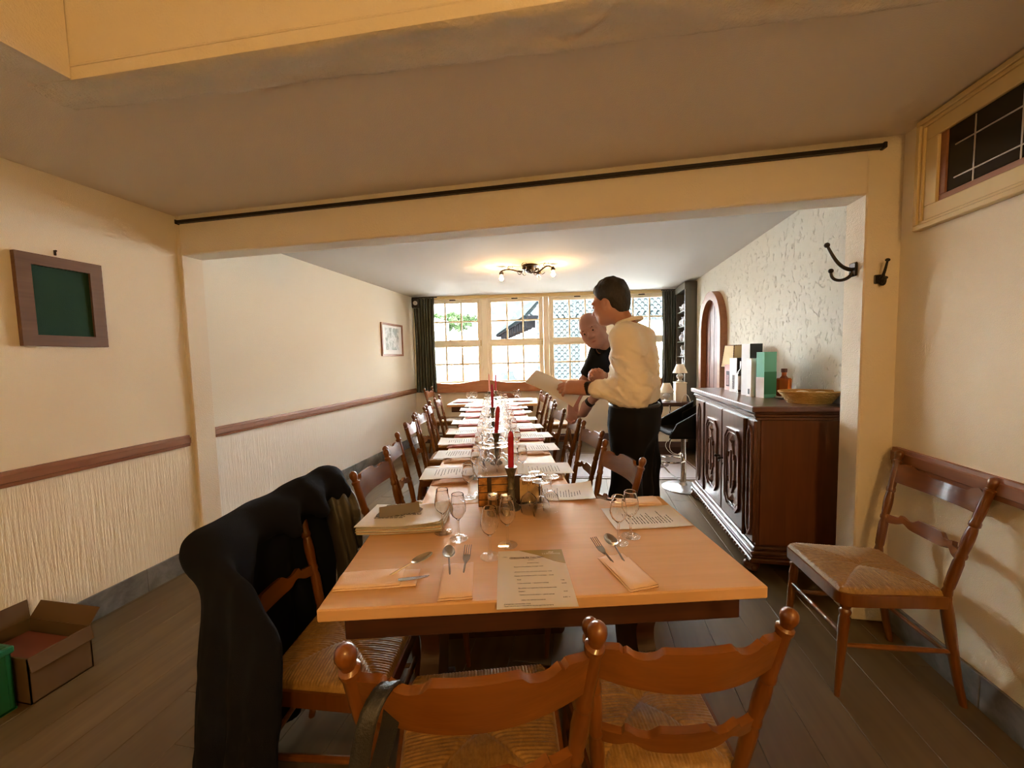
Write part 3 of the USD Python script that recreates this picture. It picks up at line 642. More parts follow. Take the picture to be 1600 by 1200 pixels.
# ---- printed sheets, napkins, cutlery
def paper_sheet(w, h, lift=(0, 0, 0, 0), t=.0006, n=16, droop=0.):
    """sheet lying in xy about its centre; lift = curl of the corners (x-y-, x+y-, x+y+, x-y+)"""
    a = np.linspace(-1, 1, n); Xg, Yg = np.meshgrid(a, a, indexing='ij'); z = np.zeros_like(Xg)
    for (sx, sy), q in zip(((-1, -1), (1, -1), (1, 1), (-1, 1)), lift): z += q*np.clip((Xg*sx+Yg*sy-.6)/1.4, 0, 1)**2
    z += droop*np.clip((-Xg-.55)/.45, 0, 1)**2
    return sheet(np.stack([Xg*w/2, Yg*h/2, z+t], -1), t)
def text_rows(w, h, rows, seed, size=.0032, fill=.7):
    q = random.Random(seed); ms = []; y = h/2-.045
    for r in range(rows):
        x = -w/2+.03; xe = x+(w-.06)*q.uniform(fill*.6, min(1, fill*1.3))
        while x < xe:
            l = q.uniform(.006, .022); ms.append(box(x, min(x+l, xe+.004), y, y+size, .0010, .0015)); x += l+.004
        y -= (h-.09)/rows*(1 if q.random() < .75 else 1.25)
        if y < -h/2+.02: break
    return J(*ms)
def menu_sheet(label, loc, rz, group=None, lift=(0, 0, 0, 0), droop=0., seed=1, w=.21, h=.297, rows=15):
    t = T('menu_sheet', label, 'paper', loc, rz, group)
    O('page', paper_sheet(w, h, lift, droop=droop), 'paper', t, True)
    O('text', text_rows(w*.9, h*.86, rows, seed), 'paper_ink', t, False, label='rows of small printed text', kind='stuff')
    return t
def napkin_mesh(w, h, t=.009):
    a = np.linspace(-1, 1, 14); Xg, Yg = np.meshgrid(a, a, indexing='ij'); e = np.minimum(1, 6*np.minimum(1-np.abs(Xg), 1-np.abs(Yg)))
    top = np.stack([Xg*w/2, Yg*h/2, t*.45+t*.55*np.sqrt(np.clip(e, 0, 1))+.0012*np.sin(Xg*5+Yg*3)], -1)
    I = np.arange(14*14).reshape(14, 14); v = top.reshape(-1, 3); f = np.stack([I[:-1, :-1].ravel(), I[1:, :-1].ravel(), I[1:, 1:].ravel(), I[:-1, 1:].ravel()], 1)
    v, f = arr((v, f)); loop = np.r_[I[:-1, 0], I[-1, :-1], I[:0:-1, -1], I[0, :0:-1]]; low = v[loop].copy(); low[:, 2] = 0; k = len(v); n = len(loop); j = np.arange(n); jn = (j+1) % n
    v = np.vstack([v, low, [0, 0, 0]]); f = np.vstack([f, np.stack([loop[jn], loop[j], k+j], 1), np.stack([loop[jn], k+j, k+jn], 1), np.stack([k+jn, k+j, np.full(n, k+n)], 1)])
    return v, f
def fork(): # tines towards +y, lies in xy
    ms = [tube([(0, -.10, .004), (0, -.02, .003), (0, .045, .005)], [.0042, .0030, .0028], 8)]
    ms.append(prism([(-.003, .04), (.003, .04), (.011, .062), (.0115, .078), (-.0115, .078), (-.011, .062)], .002)); 
    for k in range(4): x = -.0098+k*.00653; ms.append(box(x-.0013, x+.0013, .076, .118, .0, .002, .0005))
    v, f = J(*ms); v[:, 2] += .006*np.clip((v[:, 1]-.03)/.09, 0, 1)**2*2; return v, f
def spoon():
    a = np.linspace(0, 1, 12); b = np.linspace(0, 2*PI, 26); P = np.zeros((12, 26, 3))
    for i, r in enumerate(a):
        for j, q in enumerate(b): P[i, j] = (r*.0195*math.cos(q), .088+r*.033*math.sin(q)*(1+.12*math.sin(q)), .002+.009*r*r)
    return J(sheet(P, .0014), tube([(0, -.10, .004), (0, -.02, .003), (0, .058, .010)], [.0042, .0030, .0028], 8))
def knife(): return J(prism([(-.004, -.1), (.004, -.1), (.0045, -.01), (.009, .0), (.0095, .08), (.004, .112), (-.0035, .118), (-.005, .0)], .0022))
def cutlery(kind, label, loc, rz, rx=0., group=None):
    t = T(kind, label, kind, loc, rz, group, rx=rx); v, f = dict(fork=fork, spoon=spoon, knife=knife)[kind]()
    if kind == 'fork': lo = v[:, 1] < .03
    elif kind == 'spoon': lo = v[:, 1] < .05
    else: lo = v[:, 1] < -.005
    tri = lo[f].all(1); a = (v, f[tri]); b = (v, f[~tri])
    def clean(m):
        u, inv = np.unique(m[1], return_inverse=True); return m[0][u], inv.reshape(-1, 3)
    O('handle', clean(a), 'steel', t, 40); O({'fork': 'tines', 'spoon': 'spoon_bowl', 'knife': 'blade'}[kind], clean(b), 'steel', t, 40)
    return t
def pocket(label, loc, rz, w=.095, h=.19, m='napkin_peach', group=None):
    t = T('napkin_pocket', label, 'napkin', loc, rz, group)
    O('fold', napkin_mesh(w, h, .007), m, t, True)
    v, f = napkin_mesh(w*.97, h*.80, .006); O('front_fold', (v+[.001, -h*.095, .0062], f), m, t, True)
    return t
# near table, front edge
pocket('peach napkin pocket lying sideways at the front left of the near table', nt(-.470, -.212), A+math.radians(-88), .088, .225)
pocket('peach napkin pocket with spoon and fork, left of the printed menu', nt(-.243, -.235), A+math.radians(2), .092, .18)
pocket('peach napkin pocket with fork and spoon, right of the printed menu', nt(.246, -.232), A+math.radians(12), .086, .185)
pocket('peach napkin pocket at the far right corner of the near table', nt(.462, .292), A+math.radians(86), .085, .21)
cutlery('spoon', 'upright dull spoon leaning out of the sideways napkin at front left', nt(-.43, -.205, .7785), A+math.radians(-62), .20)
cutlery('knife', 'knife with a bright tip in the sideways napkin at front left', nt(-.44, -.232, .777), A+math.radians(-84), .02)
cutlery('spoon', 'spoon in the napkin pocket left of the printed menu', nt(-.266, -.205, .777), A+math.radians(8), .12)
cutlery('fork', 'fork in the napkin pocket left of the printed menu', nt(-.225, -.205, .777), A+math.radians(-3), .12)
cutlery('fork', 'fork in the napkin pocket right of the printed menu', nt(.218, -.19, .777), A+math.radians(14), .12)
cutlery('spoon', 'spoon in the napkin pocket right of the printed menu', nt(.253, -.18, .777), A+math.radians(6), .14)
cutlery('fork', 'fork in the napkin at the far right corner of the near table', nt(.42, .285, .777), A+math.radians(80), .05)
# printed menu in the middle of the front edge
mm = T('printed_menu', 'printed menu page with an olive corner, overhanging the front table edge', 'menu', nt(-.024, -.230, .7712), A+math.radians(-1.5))
O('page', paper_sheet(.207, .292, (0, .0, 0, 0)), 'paper', mm, True)
v, f = prism([(-.035, .1455), (.1030, .1455), (.1030, .060), (.070, .075), (.02, .115)], .0006); O('olive_corner', (v+[0, 0, .0010], f), 'olive_print', mm, False)
def put(text, h, x, y, z=.0013, bold=False, s=(1, 1, 1)): v, f = words(text, h, .0004, bold); return v*s+[x, y, z], f
O('heading', J(put('/Welcome Ez You Nam', .0072, -.068, .098, bold=True), box(-.066, .020, .0945, .0953, .0013, .0017)), 'plum_print', mm, False)
O('logo_text', J(put('LLBrewing', .0085, .036, .116, .0017), put('~', .022, .055, .120, .0017, True)), 'logo_print', mm, False)
O('text', J(*[put(s, .0036, x, y) for s, x, y in (('/ menu', -.09, .105), ('le menu', -.01, .084), ('Entrees & Plats', -.014, .066), ('Soupe du jour, salade, fromage   3,50', -.055, .046), ('Jambon fume, pain, beurre et cornichons   9,00', -.055, .018),
    ('Plateau de fromages, confit - a partager    12,00', -.055, -.003), ('Plats', -.048, -.022), ('Truite, amandes   - sauce aux herbes', -.048, -.040), ('Boulettes a la liegeoise, frites et salade verte', -.046, -.063), ('Dessert', -.046, -.078), ('Tarte au sucre de saison - glace vanille', -.044, -.093), ('Cafe, the, petites douceurs', -.040, -.115), ('7,50', .075, -.030), ('14,00', .075, -.045), ('5,00', .075, -.083), ('3,50 / 4', .07, -.108),
    ('Allergenes : demandez-nous', -.085, -.130), ('Tous nos prix sont indiques en euros, service compris', -.085, -.138))]), 'paper_ink', mm, False, label='rows of small printed text', kind='stuff')
menu_sheet('printed text sheet lying sideways on the right of the near table', nt(.445, .135, .771), A+math.radians(90), lift=(.004, .003, 0, .002), seed=5, w=.20, h=.285)
# stack of papers with spectacle case and pen
ps = T('paper_stack', 'thick stack of loose paper sheets on the left corner of the near table', 'papers', nt(-.475, .185, .77), A+math.radians(-4))
q = random.Random(11)
for k in range(9):
    v, f = paper_sheet(.31, .215, (0, .02 if k > 5 else .008, .012, 0), .0028); O('sheet', X((v, f), (q.uniform(-.006, .006), q.uniform(-.006, .006), .0005+k*.0034), q.uniform(-.03, .03)), ('paper', 'napkin_peach', 'paper')[k % 3] if k < 7 else 'paper', ps, True)
O('text', X(text_rows(.25, .17, 9, 8, .004), (-.02, 0, .032)), 'paper_ink', ps, False, kind='stuff')
v, f = prism([(-.028, 0), (.026, 0), (-.002, .032)], .15, 'yz'); v = v-[.075, 0, 0]
sc = T('spectacle_case', 'grey felt triangular spectacle case lying on the paper stack', 'spectacle case', nt(-.505, .20, .806), A+math.radians(17))
O('body', (v, f), 'grey_felt', sc, False); O('end_flap', J(prism([(.075, -.030), (.088, -.004), (.075, .024)], .003), prism([(-.075, -.030), (-.088, -.004), (-.075, .024)], .003)), 'grey_felt', sc, False)
pn = T('pen', 'slim silver pen behind the spectacle case on the paper stack', 'pen', nt(-.50, .262, .812), A+math.radians(12))
O('barrel', tube([(-.07, 0, 0), (.06, 0, 0), (.072, 0, 0)], [.0042, .0045, .001], 10), 'steel', pn); O('clip', box(-.068, -.03, -.001, .001, .004, .007), 'chrome', pn, False)
# standing picture menu, shakers, candle
pm = T('picture_menu', 'standing brown picture menu with a tan parchment page, behind the shakers', 'menu', nt(-.065, .315), A+math.radians(2))
O('left_page', box(-.137, .0, 0, .006, 0, .128, .001), 'menu_dark', pm, False); O('right_page', box(.0, .137, 0, .006, .002, .128, .001), 'menu_dark', pm, False)
for x0, x1 in ((-.134, -.098), (-.080, -.004)):
    for z0, z1 in ((.004, .028), (.032, .060), (.064, .092), (.096, .124)): O('picture', box(x0, x1, -.0022, .0005, z0, z1), 'menu_brown', pm, False)
O('parchment', box(.040, .122, -.0022, .0005, .014, .118), 'menu_tan', pm, False); v, f = words('Bieren', .016); O('script', (v[:, [0, 2, 1]]*[1, -1, 1]+[.05, -.0024, .088], f), 'menu_dark', pm, False)
def shaker(label, loc):
    t = T('shaker', label, 'shaker', loc)
    O('jar', shell([(.0215, 0), (.0225, .004), (.0215, .03), (.0205, .066), (.019, .07)], .002, 22), 'glass', t); O('contents', lathe([(.0185, .0025), (.0185, .032)], 18), 'spice', t)
    O('cap', lathe([(.0212, .066), (.0222, .070), (.0222, .084), (.019, .089), (.004, .0905)], 24), 'chrome', t, 40); return t
shaker('glass salt shaker with a chrome cap, left of the pair', nt(-.139, .225)); shaker('glass pepper shaker with a chrome cap, right of the pair', nt(-.088, .205))
def candlestick(label_c, label_h, loc, hh, ch_, lean=(0, 0), m='candle_red', r=.0125):
    t = T('candle_holder', label_h, 'candle holder', loc)
    O('foot', lathe([(.036, 0), (.037, .006), (.030, .014), (.020, .022), (.015, .03)], 20), 'pewter', t, 40)
    O('shaft', lathe([(.014, .028), (.021, .035), (.015, .045), (.013, hh*.45), (.018, hh*.5), (.0135, hh*.56), (.0155, hh*.8), (.021, hh*.9), (.026, hh*.985), (.026, hh), (.014, hh), (.013, hh-.006)], 22), 'pewter', t, 40)
    l = np.asarray(loc, float)+[0, 0, hh-.005]
    c = T('candle', label_c, 'candle', l, 0., rx=lean[0], ry=lean[1])
    O('wax', lathe([(r, 0), (r*1.02, ch_*.4), (r*.98, ch_*.86), (r*.85, ch_*.93), (r*.45, ch_*.985), (r*.15, ch_)], 16), m, c, 40); O('wick', tube([(0, 0, ch_-.002), (.001, 0, ch_+.008)], [.0012, .0008], 6), 'iron', c)
candlestick('dark red candle nearest the camera, behind the picture menu', 'ornate pewter candle holder in front of the picture menu, nearest the camera', nt(-.062, .278), .178, .155, (0, .015))
candlestick('leaning dark red candle, second from the camera', 'pewter candle holder of the leaning candle, second from the camera', lt(-.005, .66), .185, .165, (0, .10))
candlestick('dark red candle, third from the camera on the long table', 'pewter candle holder, third from the camera', lt(-.03, 1.90), .18, .22, (0, .0), r=.012)
candlestick('thin pinkish red candle on the window table, farthest left', 'dark pewter candle holder on the window table', ft(-.06, -.06), .15, .26, (0, -.01), 'candle_pink', .009)
candlestick('dark red candle on the window table, right of the pinkish one', 'pewter candle holder on the window table, right of its pair', ft(.02, .04), .15, .25, (0, .01), r=.011)
# place settings down the long table
for side, us, sg in (('left', LU, -1), ('right', RU, 1)):
    for i, u in enumerate(us):
        q = random.Random(50+i+10*(sg > 0)); dv, ds, dr = q.uniform(-.02, .02), q.uniform(.028, .05), q.uniform(-.06, .06)
        pk = pocket(f'folded napkin at the {ord_[i]} place from the camera, {side} side of the long table', lt(sg*(.245+dv), u+.055, .7705), A+PI/2+q.uniform(-.04, .04)+(0 if sg < 0 else PI), .105, .185, 'napkin_peach_shaded' if i < 2 else 'napkin_peach_backlit', 'napkins of the long table')
        menu_sheet(f'white menu sheet at the {ord_[i]} place from the camera, {side} side of the long table', lt(sg*(.262+dv), u+.055+ds+.085, .7825), A+PI/2*(1 if sg < 0 else -1)*-1+dr, 'menu sheets of the long table', lift=(0, 0, .006, .004) if q.random() < .5 else (.012, .004, 0, 0), droop=0., seed=20+i, rows=11)
menu_sheet('white menu sheet nearest the camera on the right side, hanging over the table edge', lt(.285, .11, .7725), A+math.radians(82), lift=(.012, .02, 0, 0), seed=77)
for k, (x, y) in enumerate(((-.45, -.12), (.42, -.10), (-.44, .20), (.40, .20))):
    lbx = ('front left', 'front right', 'back left', 'back right')[k]
    pocket(f'folded napkin at the {lbx} of the window table', ft(x, y), FA+PI/2, .10, .19, 'napkin_peach_backlit', 'napkins of the window table'); menu_sheet(f'white menu sheet at the {lbx} of the window table', ft(x*1.0, y+(.07 if k < 2 else -.06), .7835), FA+PI/2, 'menu sheets of the window table', seed=90+k, rows=11)
# ================================================================== carved sideboard against the right wall
sb = T('sideboard', 'dark carved oak sideboard with two panelled doors against the rough plaster wall', 'sideboard')
SX0, SX1, SY0, SY1 = 1.035, 1.535, 2.625, 3.965
O('body', box(SX0+.012, SX1, SY0+.02, SY1-.02, .17, .985, .003), 'cabinet_wood', sb, False)
O('side_panel', box(SX0+.03, SX1-.01, SY0+.008, SY0+.022, .18, .98, .002), 'cabinet_side_wood', sb, False)
def mould(z0, steps, nm):
    ms = []; z = z0
    for h, o in steps: ms.append(box(SX0-o, SX1, SY0-o, SY1+o, z, z+h, min(.006, h*.35))); z += h
    return O(nm, J(*ms), 'cabinet_wood', sb, False)
mould(.975, [(.022, .008), (.018, .020), (.014, .014), (.036, .040)], 'cornice_top')
mould(.075, [(.03, .035), (.02, .022), (.025, .03), (.02, .008)], 'base_moulding')
vm = []
for k in range(28): q = SY0+.03+k*(SY1-SY0-.06)/27; vm.append(ball((SX0-.038, q, .09), .011, 1))
O('beading', J(*vm), 'cabinet_wood', sb, True, kind='stuff')
for y_ in (SY0+.03, SY1-.03):
    for x_ in (SX0+.0, SX1-.07): O('scroll_foot', J(ball((x_, y_, .038), .040, 2, (1.1, 1, .95)), ball((x_-.028, y_, .045), .026, 2), ball((x_, y_-.03, .03), .022, 2)), 'cabinet_wood', sb, True)
def octring(y0, y1, z0, z1, c, w, x0, x1):
    def oc(e): a, b, d, g = y0+e, y1-e, z0+e, z1-e; k = c; return Polygon([(a+k, d), (b-k, d), (b, d+k), (b, g-k), (b-k, g), (a+k, g), (a, g-k), (a, d+k)])
    v, f = prism(oc(0).difference(oc(w)), x1-x0, 'yz'); return v+[x0, 0, 0], f
def door(y0, y1, hy):
    z0, z1 = .185, .965
    d = O('door', box(SX0-.010, SX0+.014, y0, y1, z0, z1, .004), 'cabinet_wood', sb, False)
    m = .075
    O('panel_moulding', J(octring(y0+m, y1-m, z0+.09, z1-.11, .055, .016, SX0-.026, SX0-.008), octring(y0+m+.03, y1-m-.03, z0+.12, z1-.14, .045, .008, SX0-.020, SX0-.008)), 'cabinet_wood', d, False)
    yc = (y0+y1)/2
    v, f = prism(Polygon([(yc-.05, z0+.30), (yc, z0+.20), (yc+.05, z0+.30), (yc+.05, z1-.32), (yc, z1-.22), (yc-.05, z1-.32)]), .012, 'yz'); O('raised_panel', (v+[SX0-.020, 0, 0], f), 'cabinet_wood', d, False)
    def dia(zc, r): return (np.array([(SX0-.034, yc, zc), (SX0-.008, yc-r, zc), (SX0-.008, yc, zc+r*1.2), (SX0-.008, yc+r, zc), (SX0-.008, yc, zc-r*1.2)]), np.array([(0, 2, 1), (0, 3, 2), (0, 4, 3), (0, 1, 4)]))
    for zc in (z1-.19, z0+.16): O('carved_diamond', dia(zc, .035), 'cabinet_wood', d, False)
    O('rib', J(box(SX0-.028, SX0-.018, yc-.008, yc+.008, z0+.24, z1-.26, .003), *[box(SX0-.029, SX0-.010, yc+s*.055-.004, yc+s*.055+.004, zz-.02, zz+.02, .003) for s in (-1, 1) for zz in (.48, .66)]), 'cabinet_wood', d, False)
    O('hinge_stile', tube([(SX0-.012, y0+.006 if hy > 0 else y1-.006, z0), (SX0-.012, y0+.006 if hy > 0 else y1-.006, z1)], .012, 10), 'dark_wood', d)
    k = y1-.03 if hy > 0 else y0+.03
    O('handle', J(tube([(SX0-.01, k, .595), (SX0-.035, k, .595)], .006, 8), ball((SX0-.040, k, .595), .012, 2), tube([(SX0-.012, k, .56), (SX0-.02, k, .545)], .004, 6)), 'iron', d)
door(2.765, 3.205, 1); door(3.225, 3.665, -1)
for y0, y1 in ((SY0+.02, 2.745), (3.70, SY1-.02)):
    p_ = O('pilaster', box(SX0-.006, SX0+.014, y0, y1, .185, .965, .003), 'cabinet_wood', sb, False)
    yc = (y0+y1)/2; w_ = min(.034, (y1-y0)/2-.01)
    v, f = prism(Polygon([(yc-w_, .27), (yc, .215), (yc+w_, .27), (yc+w_, .88), (yc, .935), (yc-w_, .88)]).difference(Polygon([(yc-w_+.01, .275), (yc, .232), (yc+w_-.01, .275), (yc+w_-.01, .875), (yc, .918), (yc-w_+.01, .875)])), .014, 'yz')
    O('arch_moulding', (v+[SX0-.018, 0, 0], f), 'cabinet_wood', p_, False); O('split_turning', lathe([(.004, .33), (.010, .36), (.006, .42), (.009, .55), (.012, .57), (.009, .59), (.006, .74), (.010, .80), (.004, .83)], 10) if False else X(lathe([(.004, .33), (.010, .36), (.006, .42), (.009, .55), (.012, .57), (.009, .59), (.006, .74), (.010, .80), (.004, .83)], 10), (SX0-.008, yc, 0)), 'cabinet_wood', p_)
ZT = 1.065
# ---- on the sideboard
def carton(name, label, loc, rz, w, d, h, parts, base):
    """box with corner at loc; parts = (name, face, z0, z1, u0, u1, material); face 'f' looks to -y, 'l' to -x"""
    t = T(name, label, 'box', loc, rz); O('carton', box(0, w, 0, d, 0, h, .0015), base, t, False)
    for nm, fc, u0, u1, z0, z1, m in parts:
        if fc == 'f': O(nm, box(u0*w, u1*w, -.0009, .001, z0*h, z1*h), m, t, False)
        else: O(nm, box(-.0009, .001, u0*d, u1*d, z0*h, z1*h), m, t, False)
    return t
def vtext(text, h, face, x, z, up=False):
    v, f = words(text, h)
    if up: v = np.stack([-v[:, 1], v[:, 0], v[:, 2]], 1)
    if face == 'f': return np.stack([v[:, 0]+x, -.0012-v[:, 2], v[:, 1]+z], 1), f
    return np.stack([-.0012-v[:, 2], -v[:, 0]+x, v[:, 1]+z], 1), f
carton('gift_box', 'teal bottle carton with a darker green lower half, nearest on the sideboard', (1.25, 3.06, ZT), math.radians(20), .10, .075, .33, [('dark_band', 'f', 0, 1, .08, .57, 'teal_dark'), ('pale_band', 'l', 0, 1, 0, .45, 'carton_white')], 'teal_box')
carton('gift_box', 'tall black and white bottle carton behind the teal one', (1.225, 3.24, ZT), math.radians(16), .10, .10, .395, [('white_face', 'l', 0.04, .96, .0, 1, 'carton_white')], 'carton_black')
carton('gift_box', 'slim white bottle carton between the tall carton and the teal one', (1.205, 3.165, ZT), math.radians(12), .045, .06, .285, [('dark_mark', 'l', .3, .6, .06, .2, 'carton_black')], 'carton_white')
carton('gift_box', 'white and black carton with a dark bottle silhouette, beside the pink one', (1.235, 3.53, ZT), math.radians(14), .095, .10, .285, [('white_face', 'l', .02, .98, 0, 1, 'carton_white'), ('silhouette', 'l', .3, .6, .08, .5, 'plum_print')], 'carton_black')
carton('gift_box', 'pink bottle carton with a plum bottle print, farthest along the row', (1.245, 3.70, ZT), math.radians(14), .06, .09, .225, [('print', 'l', .2, .7, .15, .75, 'plum_print'), ('pink_label', 'l', .25, .62, .2, .6, 'carton_pink')], 'carton_pink')
def bottle(label, loc, prof, m, cap, cz, wine=None):
    t = T('bottle', label, 'bottle', loc); O('glass_body', shell(prof, .003, 24), m, t, 40); O('stopper', lathe([(cap[0], cz), (cap[0], cz+cap[1])], 18), cap[2], t)
    if wine: O('label_band', lathe([(wine[0]+.0008, wine[1]), (wine[0]+.0008, wine[2])], 24, False), wine[3], t)
    return t
def sq(r, prof): return prof
bottle('slender clear bottle with pale label between the cartons', (1.235, 3.43, ZT), [(.033, 0), (.034, .006), (.034, .15), (.028, .175), (.012, .20), (.011, .245)], 'glass', (.013, .018, 'white_plastic'), .242, (.034, .03, .14, 'carton_white'))
bottle('clear bottle with a black cap behind the pink carton', (1.33, 3.80, ZT), [(.032, 0), (.033, .006), (.033, .22), (.028, .24), (.014, .265), (.013, .31)], 'glass', (.016, .05, 'carton_black'), .305, (.033, .05, .2, 'carton_pink'))
am = T('bottle', 'squat amber spirit bottle with a brown stopper, right of the teal carton', 'bottle', (1.44, 3.20, ZT), math.radians(10))
O('glass_body', J(box(-.045, .045, -.03, .03, 0, .135, .010), lathe([(.03, .132), (.018, .147), (.015, .152), (.015, .178)], 18)), 'amber', am, 30); O('stopper', lathe([(.019, .176), (.020, .200), (.018, .204)], 18), 'braid_brown', am)
bk = T('bread_basket', 'low oval wicker basket at the near end of the sideboard', 'basket', (1.395, 2.775, ZT), math.radians(78))
bs = []
for k in range(8):
    t_ = k/7; rx_, ry_ = .075+.035*t_, .115+.045*t_; a = np.linspace(0, 2*PI, 72)
    bs.append(tube([(rx_*math.cos(q), ry_*math.sin(q), .006+.062*t_+.0018*math.cos(24*q+k*PI)) for q in a], .0052, 6))
O('weave', J(*bs), 'wicker', bk); O('base', X(lathe([(.075, 0), (.078, .006)], 36), s=(1, 1.53, 1)), 'wicker', bk); O('rim', tube([(.113*math.cos(q), .163*math.sin(q), .073) for q in np.linspace(0, 2*PI, 60)], .007, 8), 'wicker', bk)
O('wall', shell([(.0755, .003), (.108, .068)], .003, 48) if False else X(lathe([(.070, .004), (.074, .004), (.107, .070), (.104, .070)], 48, False), s=(1, 1.46, 1)), 'wicker', bk)
for k, (x_, y_, r_) in enumerate(((.0, -.06, .042), (.02, .03, .045), (-.03, .08, .036))):
    b_ = O('contents', J(ball((x_, y_, .05), r_, 2, (1, 1.1, .6))), 'bread', bk, True)
pl = T('saucer', 'small pale saucer beside the amber bottle', 'saucer', (1.36, 3.02, ZT)); O('dish', lathe([(.03, 0), (.035, .002), (.055, .009), (.056, .011), (.03, .004), (.001, .0035)], 28), 'carton_white', pl)
O('rim', X(ring(.0555, .0016, 28, 6), (0, 0, .010)), 'braid_brown', pl)
lp = T('table_lamp', 'lamp with a square tan braided shade and scrolled iron base on the sideboard', 'lamp', (1.36, 3.845, ZT), math.radians(8))
O('iron_base', J(tube(spline([(0, -.07, .006), (-.02, -.04, .03), (0, 0, .05), (.0, .05, .09), (.0, .02, .12), (0, -.01, .10), (0, .01, .085)], 30), .0045, 6), tube(spline([(.07, .04, .006), (.03, .03, .04), (0, 0, .06), (-.05, -.02, .10), (-.03, 0, .13)], 26), .0045, 6), tube(spline([(-.07, .04, .006), (-.03, .03, .04), (0, 0, .06), (.05, -.01, .10), (.03, 0, .13)], 26), .0045, 6), tube([(0, 0, .05), (0, 0, .24)], .006, 8), ring(.02, .004, 20, 6)), 'iron', lp)
def frustum(w0, w1, z0, z1, t=.004):
    P = [(-1, -1), (1, -1), (1, 1), (-1, 1)]; v = np.array([(a*w0, b*w0, z0) for a, b in P]+[(a*w1, b*w1, z1) for a, b in P]+[(a*(w0-t), b*(w0-t), z0) for a, b in P]+[(a*(w1-t), b*(w1-t), z1) for a, b in P]); f = []
    for k in range(4): j = (k+1) % 4; f += [(k, j, 4+j, 4+k), (8+j, 8+k, 12+k, 12+j), (8+k, 8+j, j, k), (4+k, 4+j, 12+j, 12+k)]
    return arr((v, np.array(f)))
O('shade', frustum(.105, .085, .20, .395), 'lampshade_tan', lp, False)
br = []
for a_, b_ in ((-1, -1), (1, -1), (1, 1), (-1, 1)): br.append(tube([(a_*(.106-.02*t), b_*(.106-.02*t), .20+.195*t) for t in np.linspace(0, 1, 20)], [.0045, .003]*10, 6))
for k in range(4):
    P_ = [(-1, -1), (1, -1), (1, 1), (-1, 1)]; p0, p1 = P_[k], P_[(k+1) % 4]
    for w_, z_ in ((.106, .20), (.086, .395)): br.append(tube([((p0[0]*(1-t)+p1[0]*t)*w_, (p0[1]*(1-t)+p1[1]*t)*w_, z_) for t in np.linspace(0, 1, 20)], [.004, .0028]*10, 6))
O('braid', J(*br), 'braid_brown', lp)

# ================================================================== bar stool, rug, far corner
st = T('bar_stool', 'black scoop bar stool on a chrome column beside the sideboard', 'bar stool', (.985, 4.24, 0), math.radians(100))
O('base_disc', lathe([(.205, 0), (.21, .006), (.20, .014), (.10, .024), (.04, .034), (.03, .06)], 48), 'brushed_base', st, 40); O('column', lathe([(.028, .05), (.028, .36), (.024, .362), (.024, .56), (.05, .575), (.05, .585)], 24), 'chrome', st, 40)
O('footrest', J(X(ring(.135, .010, 40, 8), (0, .13, .30)), tube([(.05, .26, .30), (.03, .13, .15), (.01, .02, .06)], .006, 6), tube([(-.05, .26, .30), (-.03, .13, .15), (-.01, .02, .06)], .006, 6)), 'chrome', st)
P = np.zeros((26, 34, 3))
for i, u in enumerate(np.linspace(0, 1, 26)):
    for j, a in enumerate(np.linspace(-1, 1, 34)):
        if u < .45: P[i, j] = (.21*a*.92, .20-u/.45*.36, .595+.02*abs(a)**3)
        else: t = (u-.45)/.55; P[i, j] = (.21*a*(.92-.10*t*abs(a)), -.16-.06*math.sin(t*PI/2)+.16*abs(a)**2.2*min(1, t*1.5), .597+.02*abs(a)**3*(1-t)+.285*t*(1-.42*abs(a)**2.2))
O('scoop_seat', sheet(P, .035), 'stool_black', st, True)
for a_ in (-1, 1): O('side_wing', sheet(np.array([[(a_*(.205-.012*w), .215-.40*t, .56+w*(.055+.055*math.sqrt(max(0, 1-(1-min(1, t*6))**2))+.215*t)*min(1, .35+4*t)) for w in np.linspace(0, 1, 10)] for t in np.linspace(0, 1, 24)]), .025), 'stool_black', st, True)
# rug
rg = T('rug', 'grey rug with an oval emblem of white loops behind the standing man', 'rug', (.52, 5.02, 0), math.radians(4))
O('field', box(-.78, .78, -.55, .62, .0005, .009, .003), 'rug_grey', rg, False)
O('border', J(*[box(*b, .009, .0105) for b in ((-.76, .76, -.515, -.50), (-.76, .76, .57, .585), (-.76, -.745, -.50, .57), (.745, .76, -.50, .57))]), 'rug_dark', rg, False)
O('oval', X(lathe([(.30, 0), (.30, .0015)], 48), (.12, .05, .009), s=(1.25, .75, 1)), 'rug_dark', rg, False)
def loopline(pts, r=.012): return X(tube(spline(pts, 60), r, 6), (0, 0, 0), s=(1, 1, .15))
O('white_loops', X(J(loopline([(-.16, .0, 0), (-.05, .17, 0), (.10, .13, 0), (.08, .0, 0), (-.06, -.10, 0), (-.20, -.10, 0), (-.18, .02, 0)]), loopline([(.0, -.06, 0), (.15, .06, 0), (.30, .12, 0), (.34, .04, 0), (.20, -.08, 0), (.05, -.12, 0), (.02, -.02, 0)]), loopline([(-.08, .20, 0), (.10, .21, 0), (.28, .16, 0)], .009)), (.12, .05, .0108)), 'rug_white', rg)
